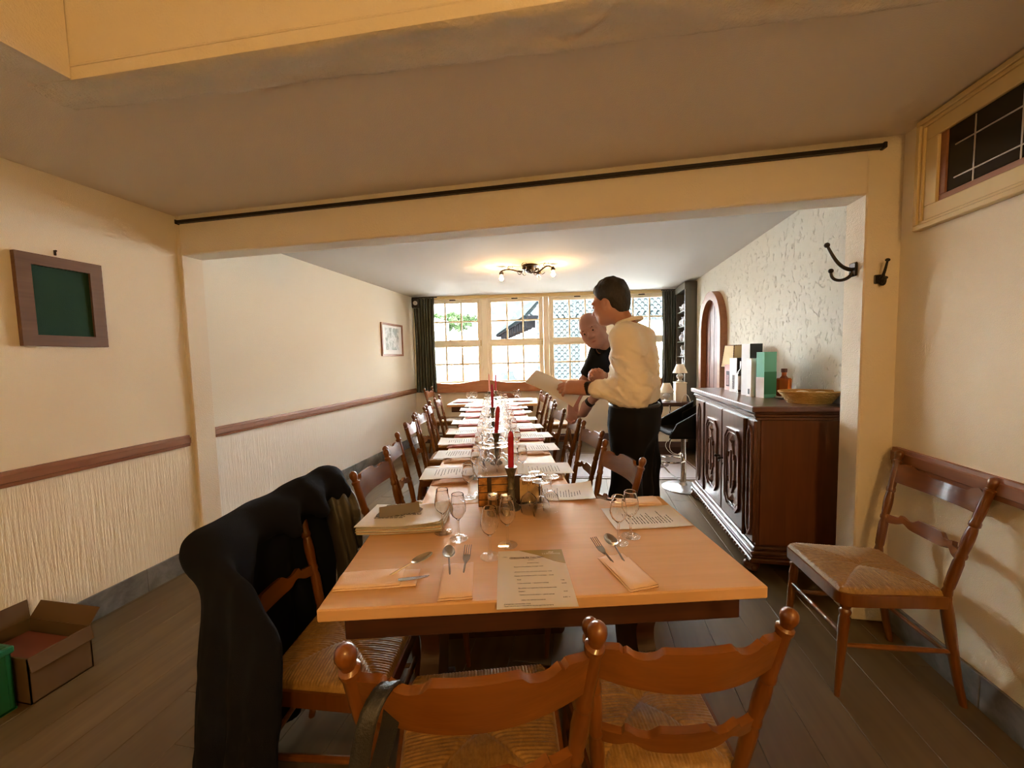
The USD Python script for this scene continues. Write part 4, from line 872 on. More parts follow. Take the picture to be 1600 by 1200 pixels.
# low dark stand with lamps and cables
ls = T('low_cabinet', 'low dark cabinet with a pale front under the white lamp in the far right corner', 'cabinet', (0, 0, 0))
O('top', box(.86, 1.375, 5.55, 5.89, .70, .735, .006), 'dark_wood', ls, False); O('carcass', box(.88, 1.36, 5.57, 5.88, .12, .70, .004), 'dark_wood', ls, False); O('plinth', box(.90, 1.34, 5.60, 5.87, 0, .12), 'dark_wood', ls, False)
for a_, b_ in ((.895, 1.11), (1.13, 1.345)): d_ = O('front_panel', box(a_, b_, 5.557, 5.572, .20, .68, .003), 'beige_panel', ls, False); O('knob', ball(((a_+b_)/2+.08, 5.55, .45), .012, 2), 'iron', d_, True)
def small_lamp(label, loc, s=1.):
    t = T('small_lamp', label, 'lamp', loc, s=s)
    O('base', lathe([(.055, 0), (.055, .012), (.03, .022), (.022, .04), (.046, .065), (.050, .085), (.036, .108), (.018, .12), (.012, .15)], 26), 'ceramic_grey', t, 40); O('shade', lathe([(.100, .13), (.048, .255), (.045, .255), (.097, .13)], 36, False), 'shade_white', t, 40); O('bulb_holder', lathe([(.014, .14), (.014, .18), (.02, .21), (.004, .23)], 14), 'white_plastic', t)
small_lamp('small white-shaded lamp on the low dark cabinet', (1.10, 5.70, .7355))
pd = T('pedestal_box', 'cream pedestal box beside the bookcase carrying the right-hand lamp', 'pedestal', (1.29, 5.76, 0)); O('body', box(-.07, .07, -.08, .10, .735, .985, .006), 'beige_panel', pd, False); O('top', box(-.075, .075, -.085, .105, .985, 1.0, .004), 'cream_paint', pd, False)
small_lamp('small white-shaded lamp on the cream pedestal by the bookcase', (1.29, 5.77, 1.0), .98)
cb = T('power_cable', 'tangle of white power cables hanging beside the low cabinet', 'cable')
O('cable', tube(spline([(1.13, 5.60, .74), (1.12, 5.53, .60), (1.16, 5.50, .30), (1.05, 5.49, .18), (1.12, 5.47, .06), (1.25, 5.46, .10)], 50), .005, 6), 'white_plastic', cb); O('cable', tube(spline([(1.25, 5.53, .74), (1.31, 5.52, .85), (1.36, 5.49, .55), (1.18, 5.47, .34), (1.10, 5.46, .12), (1.24, 5.45, .05)], 50), .005, 6), 'white_plastic', cb); O('plug_strip', box(1.22, 1.30, 5.43, 5.47, .0, .07, .01), 'white_plastic', cb, False)
# bookcase against the right wall with porcelain
bc = T('bookcase', 'tall shallow open bookcase beside the right-hand curtain', 'bookcase')
bx0, bx1, by0, by1 = 1.385, 1.540, 5.95, 6.44
O('side', box(bx0, bx1, by0-.045, by0, 0, 2.40, .004), 'shelf_wood', bc, False); O('side', box(bx0, bx1, by1, by1+.03, 0, 2.40, .004), 'shelf_wood', bc, False); O('cornice', box(bx0-.012, bx1, by0-.055, by1+.03, 2.30, 2.40, .006), 'shelf_wood', bc, False); O('back', box(bx1-.012, bx1, by0, by1, 0, 2.3), 'black_metal', bc, False)
SHZ = (1.15, 1.36, 1.58, 1.80, 2.02)
for z_ in (.08, .55)+SHZ: O('shelf', box(bx0+.01, bx1-.012, by0, by1, z_-.018, z_, .002), 'shelf_wood', bc, False)
POTS = [[(.03, 0), (.05, .03), (.055, .07), (.03, .11), (.02, .12), (.025, .14)], [(.035, 0), (.06, .04), (.05, .09), (.015, .12), (.02, .145)], [(.025, 0), (.03, .01), (.045, .05), (.055, .08), (.05, .085), (.03, .05)], [(.03, 0), (.035, .02), (.02, .08), (.035, .13), (.02, .16)]]
pn_ = 0
for si, z_ in enumerate(SHZ):
    for k in range(3):
        y_ = by0+.09+.15*k; pr = POTS[(si+k) % 4]; pn_ += 1
        t = T('porcelain_piece', f'blue and white porcelain piece, {("nearest", "middle", "farthest")[k]} on the {("lowest", "second lowest", "middle", "second highest", "highest")[si]} open shelf of the bookcase', 'porcelain', (1.455, y_, z_), 0, 'porcelain in the bookcase')
        O('body', lathe(pr, 20), 'porcelain', t, 40)
        if (si+k) % 4 < 2: O('handle', X(ring(.02, .005, 16, 6), (0, -.05, .06), 0, PI/2), 'porcelain', t); O('spout', tube(spline([(0, .045, .05), (0, .075, .07), (0, .085, .10)], 8), [.011]*4+[.007]*4, 8), 'porcelain', t)
cd = T('paper_tag', 'white card hanging at the edge of the bookcase', 'card'); O('card', box(1.376, 1.378, 5.985, 6.06, 1.20, 1.32), 'paper', cd, False); O('string', tube([(1.377, 6.02, 1.32), (1.38, 6.02, 1.40)], .0015, 5), 'white_plastic', cd)
# curtains and speaker
def curtain(label, s0, s1, z0, z1, off, seed):
    q = random.Random(seed); n = 90; a = np.linspace(0, 1, n); rows = []
    ph = np.cumsum(.6+.8*np.array([q.random() for _ in range(n)])); ph = ph/ph[-1]*2*PI*7
    for t in np.linspace(0, 1, 14):
        amp = .022*(1-.3*t)+.01; pinch = 1-.07*math.sin(PI*t)
        rows.append([wallpt((s0+s1)/2+(s0+(s1-s0)*x-(s0+s1)/2)*pinch, off+amp*math.sin(p), z0+(z1-z0)*t) for x, p in zip(a, ph)])
    t = T('curtain', label, 'curtain'); O('drape', sheet(np.array(rows), .005), 'curtain_green', t, True)
    O('rod', tube([wallpt(s0-.02, off-.0, z1+.012), wallpt(s1+.05, off-.0, z1+.012)], .009, 8), 'black_metal', t); O('hem', tube([wallpt(s0+(s1-s0)*x, off+.03*math.sin(p), z0+.03) for x, p in zip(a, ph)], .005, 6), 'curtain_green', t)
curtain('dark green curtain at the left edge of the windows', .03, .37, .86, 2.385, -.115, 3); curtain('dark green curtain at the right edge of the windows', 4.00, 4.26, .82, 2.385, -.115, 5)
sk = T('speaker', 'small black speaker high in the left corner in front of the curtain', 'speaker', wallpt(.10, -.24, 2.22), TH+.25); O('cabinet', box(-.055, .055, -.05, .05, 0, .15, .008), 'black_metal', sk, False); O('cone', X(lathe([(.032, 0), (.034, .004), (.012, -.006 if False else .002), (.01, .006), (.002, .007)], 24), (0, -.051, .07), 0, PI/2), 'ceramic_grey', sk); O('bracket', box(-.012, .012, .05, .12, .06, .09), 'black_metal', sk, False)

# ================================================================== on the walls
pf = T('velvet_picture', 'brown wooden frame around dark green velvet on the near left wall', 'picture frame')
def fr(y0, y1, z0, z1, w, x0, x1):
    return [prism(q, x1-x0, 'yz') for q in ([(y0, z0), (y1, z0), (y1-w, z0+w), (y0+w, z0+w)], [(y1, z0), (y1, z1), (y1-w, z1-w), (y1-w, z0+w)], [(y1, z1), (y0, z1), (y0+w, z1-w), (y1-w, z1-w)], [(y0, z1), (y0, z0), (y0+w, z0+w), (y0+w, z1-w)])]
fy0, fy1, fz0, fz1 = 1.425, 1.768, 1.515, 1.972
for v, f in fr(fy0, fy1, fz0, fz1, .055, 0, .026): O('frame_side', (v+[XL, 0, 0], f), 'frame_wood', pf, False)
for v, f in fr(fy0+.045, fy1-.045, fz0+.045, fz1-.045, .012, .026, .034): O('inner_bead', (v+[XL, 0, 0], f), 'frame_wood', pf, False)
O('velvet_panel', box(XL+.002, XL+.012, fy0+.05, fy1-.05, fz0+.05, fz1-.05), 'green_velvet', pf, False)
nl = T('nail', 'small iron nail in the wall above the green velvet frame', 'nail'); O('hook', J(box(XL, XL+.008, 1.583, 1.592, 1.985, 2.012, .002), ball((XL+.010, 1.588, 2.008), .005, 1)), 'iron', nl)
p2 = T('framed_print', 'small thin-framed print with a white mount on the far left wall', 'picture')
gy0, gy1, gz0, gz1 = 5.02, 5.66, 1.462, 1.935
for v, f in fr(gy0, gy1, gz0, gz1, .028, 0, .02): O('frame_side', (v+[X2, 0, 0], f), 'rail_wood', p2, False)
O('mount', box(X2, X2+.008, gy0+.02, gy1-.02, gz0+.02, gz1-.02), 'mount_white', p2, False); O('print', box(X2+.008, X2+.0095, gy0+.12, gy1-.12, gz0+.09, gz1-.06), 'picture_print', p2, False)
hk = T('coat_hook', 'black iron double coat hook on the inner face of the right pillar', 'hook', (1.340, 2.29, 1.80), -PI/2)
def hook(t): # projects to -y of its frame
    O('plate', box(-.028, .028, -.012, 0, -.035, .035, .006), 'black_metal', t, False); O('upper_prong', J(tube(spline([(0, -.01, .0), (0, -.05, .015), (0, -.09, .06), (0, -.125, .125)], 20), np.linspace(.010, .006, 20), 10), ball((0, -.127, .130), .013, 2)), 'black_metal', t); O('lower_prong', J(tube(spline([(0, -.01, -.01), (0, -.04, -.045), (0, -.085, -.045), (0, -.105, -.005)], 20), np.linspace(.009, .006, 20), 10), ball((0, -.106, 0), .012, 2)), 'black_metal', t)
hook(hk); dup(hk, (1.405, YB, 1.735), 0, 'black iron double coat hook on the front face of the right pillar', s=(.85, .40, .62))

# ================================================================== boxes at the lower left
bx = T('cardboard_box', 'open brown cardboard box on the floor against the left wall', 'box', (-2.475, 1.232, 0), 0)
w_, d_, h_, t_ = .185, .105, .20, .005
O('wall', box(-w_, w_, -d_, -d_+t_, 0, h_), 'cardboard', bx, False); O('wall', box(-w_, w_, d_-t_, d_, 0, h_), 'cardboard', bx, False); O('wall', box(-w_, -w_+t_, -d_, d_, 0, h_), 'cardboard', bx, False); O('wall', box(w_-t_, w_, -d_, d_, 0, h_), 'cardboard', bx, False); O('bottom', box(-w_, w_, -d_, d_, 0, t_), 'cardboard', bx, False)
O('flap', X(box(-w_, w_, 0, .075, -.002, .002), (0, d_, h_), 0, .95), 'cardboard', bx, False); O('flap', X(box(-.002, .002, -d_, d_, -.06, 0), (w_+.004, 0, h_), 0, 0, -.25), 'cardboard', bx, False); O('flap', X(box(-.002, .002, -d_, d_, 0, .09), (-w_, 0, h_), 0, 0, -.1), 'cardboard', bx, False)
O('red_lining', box(-w_+.012, w_-.012, -d_+.012, d_-.012, .08, .15, .01), 'cardboard_dark', bx, False)
cr = T('plastic_crate', 'green plastic crate at the left edge in front of the cardboard box', 'crate', (-2.498, .993, 0), 0)
cw, cd_, chh = .165, .115, .27
O('wall', box(-cw, cw, -cd_, -cd_+.01, 0, chh, .004), 'green_plastic', cr, False); O('wall', box(-cw, cw, cd_-.01, cd_, 0, chh, .004), 'green_plastic', cr, False); O('wall', box(-cw, -cw+.01, -cd_, cd_, 0, chh, .004), 'green_plastic', cr, False); O('wall', box(cw-.01, cw, -cd_, cd_, 0, chh, .004), 'green_plastic', cr, False); O('bottom', box(-cw, cw, -cd_, cd_, 0, .01), 'green_plastic', cr, False)
O('rim', J(box(-cw-.008, cw+.008, -cd_-.008, -cd_+.012, chh-.03, chh, .005), box(-cw-.008, cw+.008, cd_-.012, cd_+.008, chh-.03, chh, .005), box(-cw-.008, -cw+.012, -cd_, cd_, chh-.03, chh, .005), box(cw-.012, cw+.008, -cd_, cd_, chh-.03, chh, .005)), 'green_plastic', cr, False); O('rib', J(*[box(cw, cw+.006, -cd_+.03+k*.06, -cd_+.038+k*.06, .02, chh-.03) for k in range(4)]), 'green_plastic', cr, False)
# ================================================================== people and cloth: distance fields turned into one skin
def rc(P, a, b, ra, rb):
    a, b = np.asarray(a, float), np.asarray(b, float); d = b-a; t = np.clip(((P-a)@d)/max(d@d, 1e-9), 0, 1)
    return np.linalg.norm(P-a-t[:, None]*d, axis=1)-(ra+(rb-ra)*t)
def ell(P, c, r, R=None):
    q = P-np.asarray(c, float)
    if R is not None: q = q@R
    r = np.asarray(r, float); k0 = np.linalg.norm(q/r, axis=1); k1 = np.linalg.norm(q/r**2, axis=1)
    return k0*(k0-1)/np.maximum(k1, 1e-9)
def smin(ds, k=.012):
    D = np.stack(ds); m = D.min(0); return m-k*np.log(np.exp(-np.minimum((D-m)/k, 40)).sum(0))
def smax(a, b, k=.006): return -smin([-a, -b], k)
def frame(f, up=(0, 0, 1)):
    f = np.asarray(f, float); f = f/np.linalg.norm(f); l = np.cross(up, f); l /= np.linalg.norm(l); u = np.cross(f, l); return np.stack([f, l, u], 1)   # columns
def field(fn, lo, hi, h):
    """surface of fn = 0 by naive surface nets, evaluated finely only near the surface"""
    lo, hi = np.asarray(lo, float), np.asarray(hi, float); c = 4; n = (np.ceil((hi-lo)/h/c).astype(int)+1)*c
    ax = [lo[k]+h*np.arange(n[k]+1) for k in range(3)]; cx = [a[::c] for a in ax]
    G = np.stack(np.meshgrid(*cx, indexing='ij'), -1); d0 = fn(G.reshape(-1, 3)).reshape(G.shape[:3])
    up = np.repeat(np.repeat(np.repeat(d0, c, 0), c, 1), c, 2)[:n[0]+1, :n[1]+1, :n[2]+1]
    out = np.where(up > 0, 1., -1.).astype(np.float32); out = np.ascontiguousarray(out)
    if out.shape != tuple(n+1): out = np.pad(out, [(0, n[k]+1-out.shape[k]) for k in range(3)], mode='edge')
    near = np.abs(d0) < h*c*2.2; I = np.argwhere(near); off = np.stack(np.meshgrid(*[np.arange(-c//2, c//2+1)]*3, indexing='ij'), -1).reshape(-1, 3)
    J_ = np.unique(np.clip((I*c)[:, None]+off[None], 0, n).reshape(-1, 3) @ np.array([(n[1]+1)*(n[2]+1), n[2]+1, 1]))
    ijk = np.stack(np.unravel_index(J_, tuple(n+1)), 1); pts = lo+h*ijk
    vals = np.concatenate([fn(pts[i:i+200000]) for i in range(0, len(pts), 200000)]); out[ijk[:, 0], ijk[:, 1], ijk[:, 2]] = vals
    S_ = out < 0; sl = lambda dx, dy, dz: (slice(dx, dx+n[0]), slice(dy, dy+n[1]), slice(dz, dz+n[2]))
    cs = [(x, y, z) for x in (0, 1) for y in (0, 1) for z in (0, 1)]; cnt = sum(S_[sl(*q)].astype(np.int8) for q in cs); act = (cnt > 0) & (cnt < 8)
    A_ = np.argwhere(act); idx = -np.ones(tuple(n), int); idx[act] = np.arange(len(A_)); acc = np.zeros((len(A_), 3)); num = np.zeros(len(A_))
    for p in cs:
        for k in range(3):
            if p[k]: continue
            q = list(p); q[k] = 1; a = out[tuple((A_+p).T)]; b = out[tuple((A_+q).T)]; m = (a < 0) != (b < 0)
            t = np.where(m, a/np.where(m, a-b, 1), 0); pos = np.tile(np.array(p, float), (len(A_), 1)); pos[:, k] += t; acc[m] += pos[m]; num[m] += 1
    v = lo+h*(A_+acc/num[:, None]); fs = []
    for k in range(3):
        o = [0, 0, 0]; o[k] = 1; a = S_[:-1 or None]; m = np.zeros(tuple(n+1), bool)
        s0 = [slice(None)]*3; s1 = [slice(None)]*3; s0[k] = slice(0, -1); s1[k] = slice(1, None); m_ = S_[tuple(s0)] != S_[tuple(s1)]
        E_ = np.argwhere(m_); k1, k2 = (k+1) % 3, (k+2) % 3; ok = (E_[:, k1] > 0) & (E_[:, k2] > 0) & (E_[:, k1] < n[k1]) & (E_[:, k2] < n[k2]) & (E_[:, k] < n[k]); E_ = E_[ok]
        q = []
        for d1, d2 in ((1, 1), (0, 1), (0, 0), (1, 0)):
            w = E_.copy(); w[:, k1] -= d1; w[:, k2] -= d2; q.append(idx[tuple(w.T)])
        q = np.stack(q, 1); ins = S_[tuple(E_.T)]; q[~ins] = q[~ins][:, ::-1]; fs.append(q[(q >= 0).all(1)])
    v, f = arr((v, np.vstack(fs)))
    from scipy.sparse import coo_matrix, diags
    e = np.vstack([f[:, [0, 1]], f[:, [1, 2]], f[:, [2, 0]]]); e = np.vstack([e, e[:, ::-1]]); M = coo_matrix((np.ones(len(e)), (e[:, 0], e[:, 1])), (len(v),)*2).tocsr(); M.data[:] = 1
    M = diags(1/np.maximum(np.asarray(M.sum(1)).ravel(), 1))@M
    for w_ in (.5, -.52)*3: v = v+w_*(M@v-v)
    return v, f
def hand(w, d, n, th, curl=(.5, .55, .6, .65), thumb=(.5, .5), s=1.):
    """capsules of a hand: wrist w, direction d to the fingers, n out of the palm, th = thumb side +1/-1 along d x n"""
    d = np.asarray(d, float)/np.linalg.norm(d); n = np.asarray(n, float); n = n-d*(n@d); n /= np.linalg.norm(n); sd = np.cross(d, n)*th; C = []; F = []
    kn = [w+d*(.088-.004*abs(i-1.2))*s+sd*(.030-.0205*i)*s+n*(-.002*s) for i in range(4)]
    for i, k in enumerate(kn): C.append((w+sd*(.014-.010*i)*s, k, .0165*s, .0120*s))
    C.append((w+d*.02*s+sd*.02*s, w+d*.055*s+sd*.030*s+n*.008*s, .016*s, .012*s))
    for i, (k, ln) in enumerate(zip(kn, (.074, .082, .076, .060))):
        p, a, r = k, 0., (.0093, .0095, .0090, .0080)[i]*s
        for seg, fr_, cu in ((.45, 1., .55), (.31, .9, .9), (.24, .8, .7)):
            a += curl[i]*cu; q = p+(d*math.cos(a)+n*math.sin(a))*ln*seg*s; F.append((p, q, r, r*.92)); p, r = q, r*.92
    p = w+d*.030*s+sd*.030*s+n*.006*s; a = thumb[0]
    for ln, ad in ((.034, 0), (.028, thumb[1])):
        a -= ad; q = p+(d*math.cos(a)+sd*math.sin(a)*.9+n*.35*math.sin(a+.4))*ln*s; F.append((p, q, .0112*s, .0098*s)); p = q
    return C, F
def head_field(P, c, R, s=1., bald=False):
    """face towards the first column of R; about .24 m tall; origin between the ears"""
    q = ((P-c)@R)/s; m = q.copy(); m[:, 1] = np.abs(m[:, 1])
    d = smin([ell(q, (-.012, 0, .040), (.098, .077, .088)), ell(q, (.030, 0, -.035), (.060, .058, .075)), ell(q, (.058, 0, -.085), (.030, .034, .026)), ell(m, (.0, .048, -.045), (.050, .018, .050))], .014)
    d = smin([d, ell(m, (.080, .030, .022), (.020, .032, .010)), ell(m, (.064, .040, -.022), (.022, .022, .022))], .010)                       # brow, cheek bones
    d = smax(d, -ell(m, (.101, .032, .004), (.020, .019, .011)), .008)                                                               # eye sockets
    d = smin([d, rc(q, (.088, 0, .008), (.112, 0, -.030), .008, .0125), ell(m, (.100, .013, -.032), (.012, .009, .008))], .006)       # nose
    d = smin([d, ell(q, (.087, 0, -.062), (.012, .026, .006)), ell(q, (.085, 0, -.072), (.012, .022, .006))], .004)                    # lips
    d = smax(d, -ell(q, (.101, 0, -.0665), (.014, .024, .0022)), .002)
    d = smin([d, ell(m, (.086, .031, .003), (.013, .0135, .0125))], .002)                                                            # eyeballs under lids
    e = smax(ell(m, (-.012, .079, -.008), (.022, .010, .034)), -ell(m, (-.008, .090, -.004), (.012, .009, .020)), .003)
    return smin([d, e], .004)*s
def person(name, label, spec):
    t = T(name, label, 'person'); body, clothes = spec['body'], spec['clothes']
    O('body', field(body, *spec['box'], spec.get('h', .0065)), spec['skin'], t, True)
    for nm, fn, lo, hi, h, m in clothes: O(nm, field(fn, lo, hi, h), m, t, True)
    return t
def wr_noise(P, sc, amp, seed): return amp*(meshkit.fbm(P*sc, 3, seed)-.5)*2

# ---- man in the white shirt, facing left and away, reading a paper
fW = np.array([math.cos(math.radians(154)), math.sin(math.radians(154)), 0]); lW = np.array([-fW[1], fW[0], 0]); oW = np.array([.285, 2.47, 0]); zz = np.array([0, 0, 1.])
def W(f, l, u): return oW+fW*f+lW*l+zz*u
RW = frame(fW); hdW = frame(fW*1.0+zz*-.22+lW*-.05); hcW = np.array([.150, 2.515, 1.715])
shL, elL, wrL = W(-.01, .190, 1.50), np.array([.275, 2.285, 1.180]), np.array([-.012, 2.385, 1.205])
shR, elR, wrR = W(.0, -.190, 1.50), W(.03, -.30, 1.20), np.array([.125, 2.655, 1.235])
hL = hand(wrL, (-.97, .20, .03), (-.10, .72, -.68), -1, (.30, .42, .55, .70), (.60, .30), 1.12); hR = hand(wrR, (-.85, -.15, .45), (-.1, -.9, -.35), 1, (1.1, 1.2, 1.3, 1.3), (.8, .5))
legs = [(W(0, s*.095, .96), W(.015, s*.105, .52), W(-.02, s*.105, .09)) for s in (1, -1)]
def bodyW(P):
    ds = [head_field(P, hcW, hdW, 1.03), rc(P, W(.005, 0, 1.52), hcW+hdW@np.array([-.035, 0, -.05]), .060, .056), ell(P, W(0, 0, 1.36), (.085, .140, .185), RW), ell(P, W(0, 0, 1.10), (.085, .130, .16), RW), ell(P, W(-.01, 0, .98), (.095, .145, .13), RW)]
    for s_, e_, w_ in ((shL, elL, wrL), (shR, elR, wrR)): ds += [rc(P, s_, e_, .040, .034), rc(P, e_, w_, .033, .026)]
    for a, b, c in legs: ds += [rc(P, a, b, .070, .048), rc(P, b, c, .046, .034), rc(P, c-[0, 0, .04], c+fW*.16-[0, 0, .055], .036, .026)]
    for C, F in (hL, hR): ds += [rc(P, *q) for q in C]
    d = smin(ds, .014); return smin([d]+[rc(P, *q) for C, F in (hL, hR) for q in F], .0035)
def shirtW(P):
    ds = [ell(P, W(-.005, 0, 1.36), (.128, .190, .225), RW), ell(P, W(.0, 0, 1.17), (.142, .188, .15), RW), rc(P, W(-.0, .10, 1.515), W(0, -.10, 1.515), .068, .068), rc(P, shL, elL, .080, .070), rc(P, elL, wrL+(elL-wrL)*.27, .067, .043), rc(P, shR, elR, .076, .064), rc(P, elR, wrR+(elR-wrR)*.14, .062, .043), rc(P, W(.005, 0, 1.53), W(.03, 0, 1.60), .072, .066)]
    d = smin(ds, .022)+wr_noise(P*[1, 1, .75], 9., .009, 3)
    rg_ = 1-np.abs(2*meshkit.fbm(np.stack([P@fW*5+P[:, 2]*4, P@lW*6, P[:, 2]*11-P@fW*7], 1), 3, 5)-1); d -= .016*np.clip(rg_-.72, 0, 1)/.28*np.clip((1.56-P[:, 2])/.2, 0, 1)
    ea = np.linalg.norm(P-elL, axis=1); d += .006*np.sin(((P-elL)@((wrL-elL)/np.linalg.norm(wrL-elL)))*95+6*(P[:, 2]-elL[2])*9)*np.exp(-(ea/.12)**2)
    d += .0045*np.sin(P[:, 2]*62+9*(P@lW))*np.clip(1-np.abs(P[:, 2]-1.17)/.10, 0, 1)
    return smax(smax(d, 1.095-P[:, 2]+.03*((P-oW)@fW), .008), (P-W(.028, 0, 1.612))@(zz*.9-fW*.42), .005)
def trouW(P):
    ds = [ell(P, W(-.012, 0, 1.0), (.132, .182, .15), RW), ell(P, W(.0, 0, 1.08), (.124, .176, .07), RW)]
    for a, b, c in legs: ds += [rc(P, a, b, .104, .082), rc(P, b, c-[0, 0, .02], .082, .072)]
    d = smin(ds, .03)+wr_noise(P*[1, 1, .5], 8., .006, 8); return smax(smax(d, P[:, 2]-1.125-.03*((P-oW)@fW)*-1, .004), .05-P[:, 2], .004)
def hairW(P):
    q = (P-hcW)@hdW/1.03; d = smin([ell(q, (-.020, 0, .052), (.105, .087, .094)), ell(q, (-.050, 0, -.012), (.066, .068, .085))], .015); st = meshkit.noise(q*[60, 60, 34], 4)
    d = d-.007*st-.011*np.clip((q[:, 2]-.07)/.05, 0, 1)*meshkit.noise(q*[46, 46, 6], 9)
    cut = smax((q[:, 0]*.80-q[:, 2]*.62-.006), -.075-q[:, 2]+q[:, 0]*.30, .008); ear = -ell(np.stack([q[:, 0], np.abs(q[:, 1]), q[:, 2]], 1), (-.006, .086, -.016), (.026, .03, .040))
    return smax(smax(d, cut, .006), ear, .004)
def shoeW(P): return smax(smin([rc(P, c-[0, 0, .045]-fW*.03, c+fW*.17-[0, 0, .052], .046, .036) for a, b, c in legs], .01), .0015-P[:, 2], .003)
mw = person('person', 'man in a white shirt and black trousers standing at right, holding a paper', dict(body=bodyW, skin='skin', box=((-.25, 2.12, .0), (.62, 2.95, 1.90)), clothes=[
    ('shirt', shirtW, (-.12, 2.10, 1.0), (.66, 2.98, 1.68), .0085, 'shirt_cloth'), ('trousers', trouW, (-.02, 2.12, .03), (.62, 2.85, 1.18), .010, 'trouser_cloth'), ('hair', hairW, (-.02, 2.36, 1.58), (.34, 2.68, 1.89), .0045, 'hair_dark'), ('shoes', shoeW, (-.05, 2.2, -.01), (.50, 2.75, .16), .009, 'black_leather')]))
def on_head(c, R, p, s=1.): return c+R@(np.asarray(p)*s)
for s_ in (-1, 1): O('eyebrow', tube([on_head(hcW, hdW, (.094, s_*.016, .022), 1.03), on_head(hcW, hdW, (.094, s_*.034, .027), 1.03), on_head(hcW, hdW, (.080, s_*.052, .021), 1.03)], [.003, .0042, .002], 6), 'hair_dark', mw); O('eye', ball(on_head(hcW, hdW, (.0935, s_*.031, .003), 1.03), .0068, 2), 'eye_dark', mw, True)
O('watch', J(tube([wrL+(elL-wrL)*.03, wrL+(elL-wrL)*.12], .042, 20), ), 'black_metal', mw, label='dark wristwatch')
O('collar', tube([W(.028+.074*math.cos(a), .074*math.sin(a), 1.600+.018*-math.cos(a)) for a in np.linspace(.35, 2*PI-.35, 30)], .012, 8), 'shirt_cloth', mw)
O('belt', tube([W(-.006+.134*math.cos(a), .186*math.sin(a), 1.098+.004*math.cos(a)) for a in np.linspace(0, 2*PI, 48)], .013, 8), 'black_leather', mw); O('belt_buckle', X(box(-.008, .008, -.024, .024, -.020, .020, .005), W(.138, 0, 1.10), math.radians(154)), 'steel', mw, False)
pp = np.array([-.325, 2.535, 1.325]), np.array([-.030, 2.515, 1.172]); e1 = pp[1]-pp[0]; e2 = np.array([-.045, -.175, -.055]); e2 = e2/np.linalg.norm(e2)*.20
Pg = np.array([[pp[0]+e1*a+e2*b+[0, 0, .010*math.sin(a*PI)-.012*b*b] for b in np.linspace(0, 1, 10)] for a in np.linspace(0, 1, 14)])+[0, .045, -.012]
pr = T('held_paper', 'white paper held in the left hand of the man in the white shirt', 'paper'); O('page', sheet(Pg, .0012), 'paper', pr, True)
# ---- bald man in a dark polo shirt, leaning with both hands on a chair back
hcB = np.array([.052, 3.03, 1.585]); hdB = frame((-.24, -.95, -.16), (-.40, .10, .91)); RB = frame((-.75, -.62, -.25))
cB, pB = np.array([.25, 3.22, 1.33]), np.array([.45, 3.42, .97])
sR, eR, wR = np.array([.118, 3.14, 1.425]), np.array([-.015, 3.20, 1.185]), np.array([-.112, 3.225, .975])
sL, eL, wL = np.array([.315, 3.02, 1.41]), np.array([.175, 3.00, 1.195]), np.array([.005, 3.145, 1.005])
hB = [hand(wR, (-.05, -.02, -1), (-.35, -.9, -.1), -1, (.9, .95, 1., 1.1), (.6, .3)), hand(wL, (-.42, .22, -.9), (-.55, .55, .35), 1, (.9, 1., 1.05, 1.1), (.6, .3))]
lgB = [(pB+[.02, -.09, -.03], np.array([.50, 3.34, .52]), np.array([.53, 3.33, .09])), (pB+[-.02, .09, -.03], np.array([.46, 3.56, .52]), np.array([.50, 3.62, .09]))]
up_ = (cB-pB)/np.linalg.norm(cB-pB); sd_ = (sL-sR)/np.linalg.norm(sL-sR); fr_ = np.cross(sd_, up_); MB = np.stack([fr_/np.linalg.norm(fr_), sd_, np.cross(fr_/np.linalg.norm(fr_), sd_)], 1)
nkB = (sR+sL)/2+up_*.03
def bodyB(P):
    ds = [head_field(P, hcB, hdB, 1.11), rc(P, nkB, hcB+hdB@np.array([-.03, 0, -.06]), .064, .060), ell(P, cB, (.09, .14, .185), MB), ell(P, (cB+pB)/2, (.09, .13, .19), MB), ell(P, pB, (.10, .14, .14), MB), rc(P, sR, sL, .045, .045)]
    for s_, e_, w_ in ((sR, eR, wR), (sL, eL, wL)): ds += [rc(P, s_, s_*.3+e_*.7, .045, .045), rc(P, s_*.3+e_*.7, e_, .045, .043), rc(P, e_, w_, .043, .029)]
    for a, b, c in lgB: ds += [rc(P, a, b, .07, .048), rc(P, b, c, .046, .034), rc(P, c-[0, 0, .04], c+[-.13, -.09, -.055], .036, .026)]
    for C, F in hB: ds += [rc(P, *q) for q in C]
    d = smin(ds, .014); return smin([d]+[rc(P, *q) for C, F in hB for q in F], .0035)
def poloB(P):
    ds = [ell(P, cB, (.135, .185, .215), MB), ell(P, (cB*.45+pB*.55), (.140, .175, .21), MB), rc(P, sR, sL, .072, .072), rc(P, sR, sR+(eR-sR)*.80, .074, .066), rc(P, sL, sL+(eL-sL)*.80, .074, .066), rc(P, nkB, nkB+up_*.03+[-.02, -.02, 0], .078, .070)]
    d = smin(ds, .022)+wr_noise(P, 10., .006, 13); cut = [smin([(P-(sR+(eR-sR)*.78))@((eR-sR)/np.linalg.norm(eR-sR))], .01)]
    near = lambda e, s: np.where(np.linalg.norm(P-(s+(e-s)*.9), axis=1) < .13, (P-(s+(e-s)*.78))@((e-s)/np.linalg.norm(e-s)), -1.)
    d = np.maximum(d, near(eR, sR)); d = np.maximum(d, near(eL, sL)); dn = (hcB-nkB)/np.linalg.norm(hcB-nkB)
    d = np.maximum(d, np.where(np.linalg.norm(P-nkB-dn*.06, axis=1) < .10, (P-nkB-dn*.045)@dn, -1.)); return np.maximum(d, -(P-pB)@up_-.01)
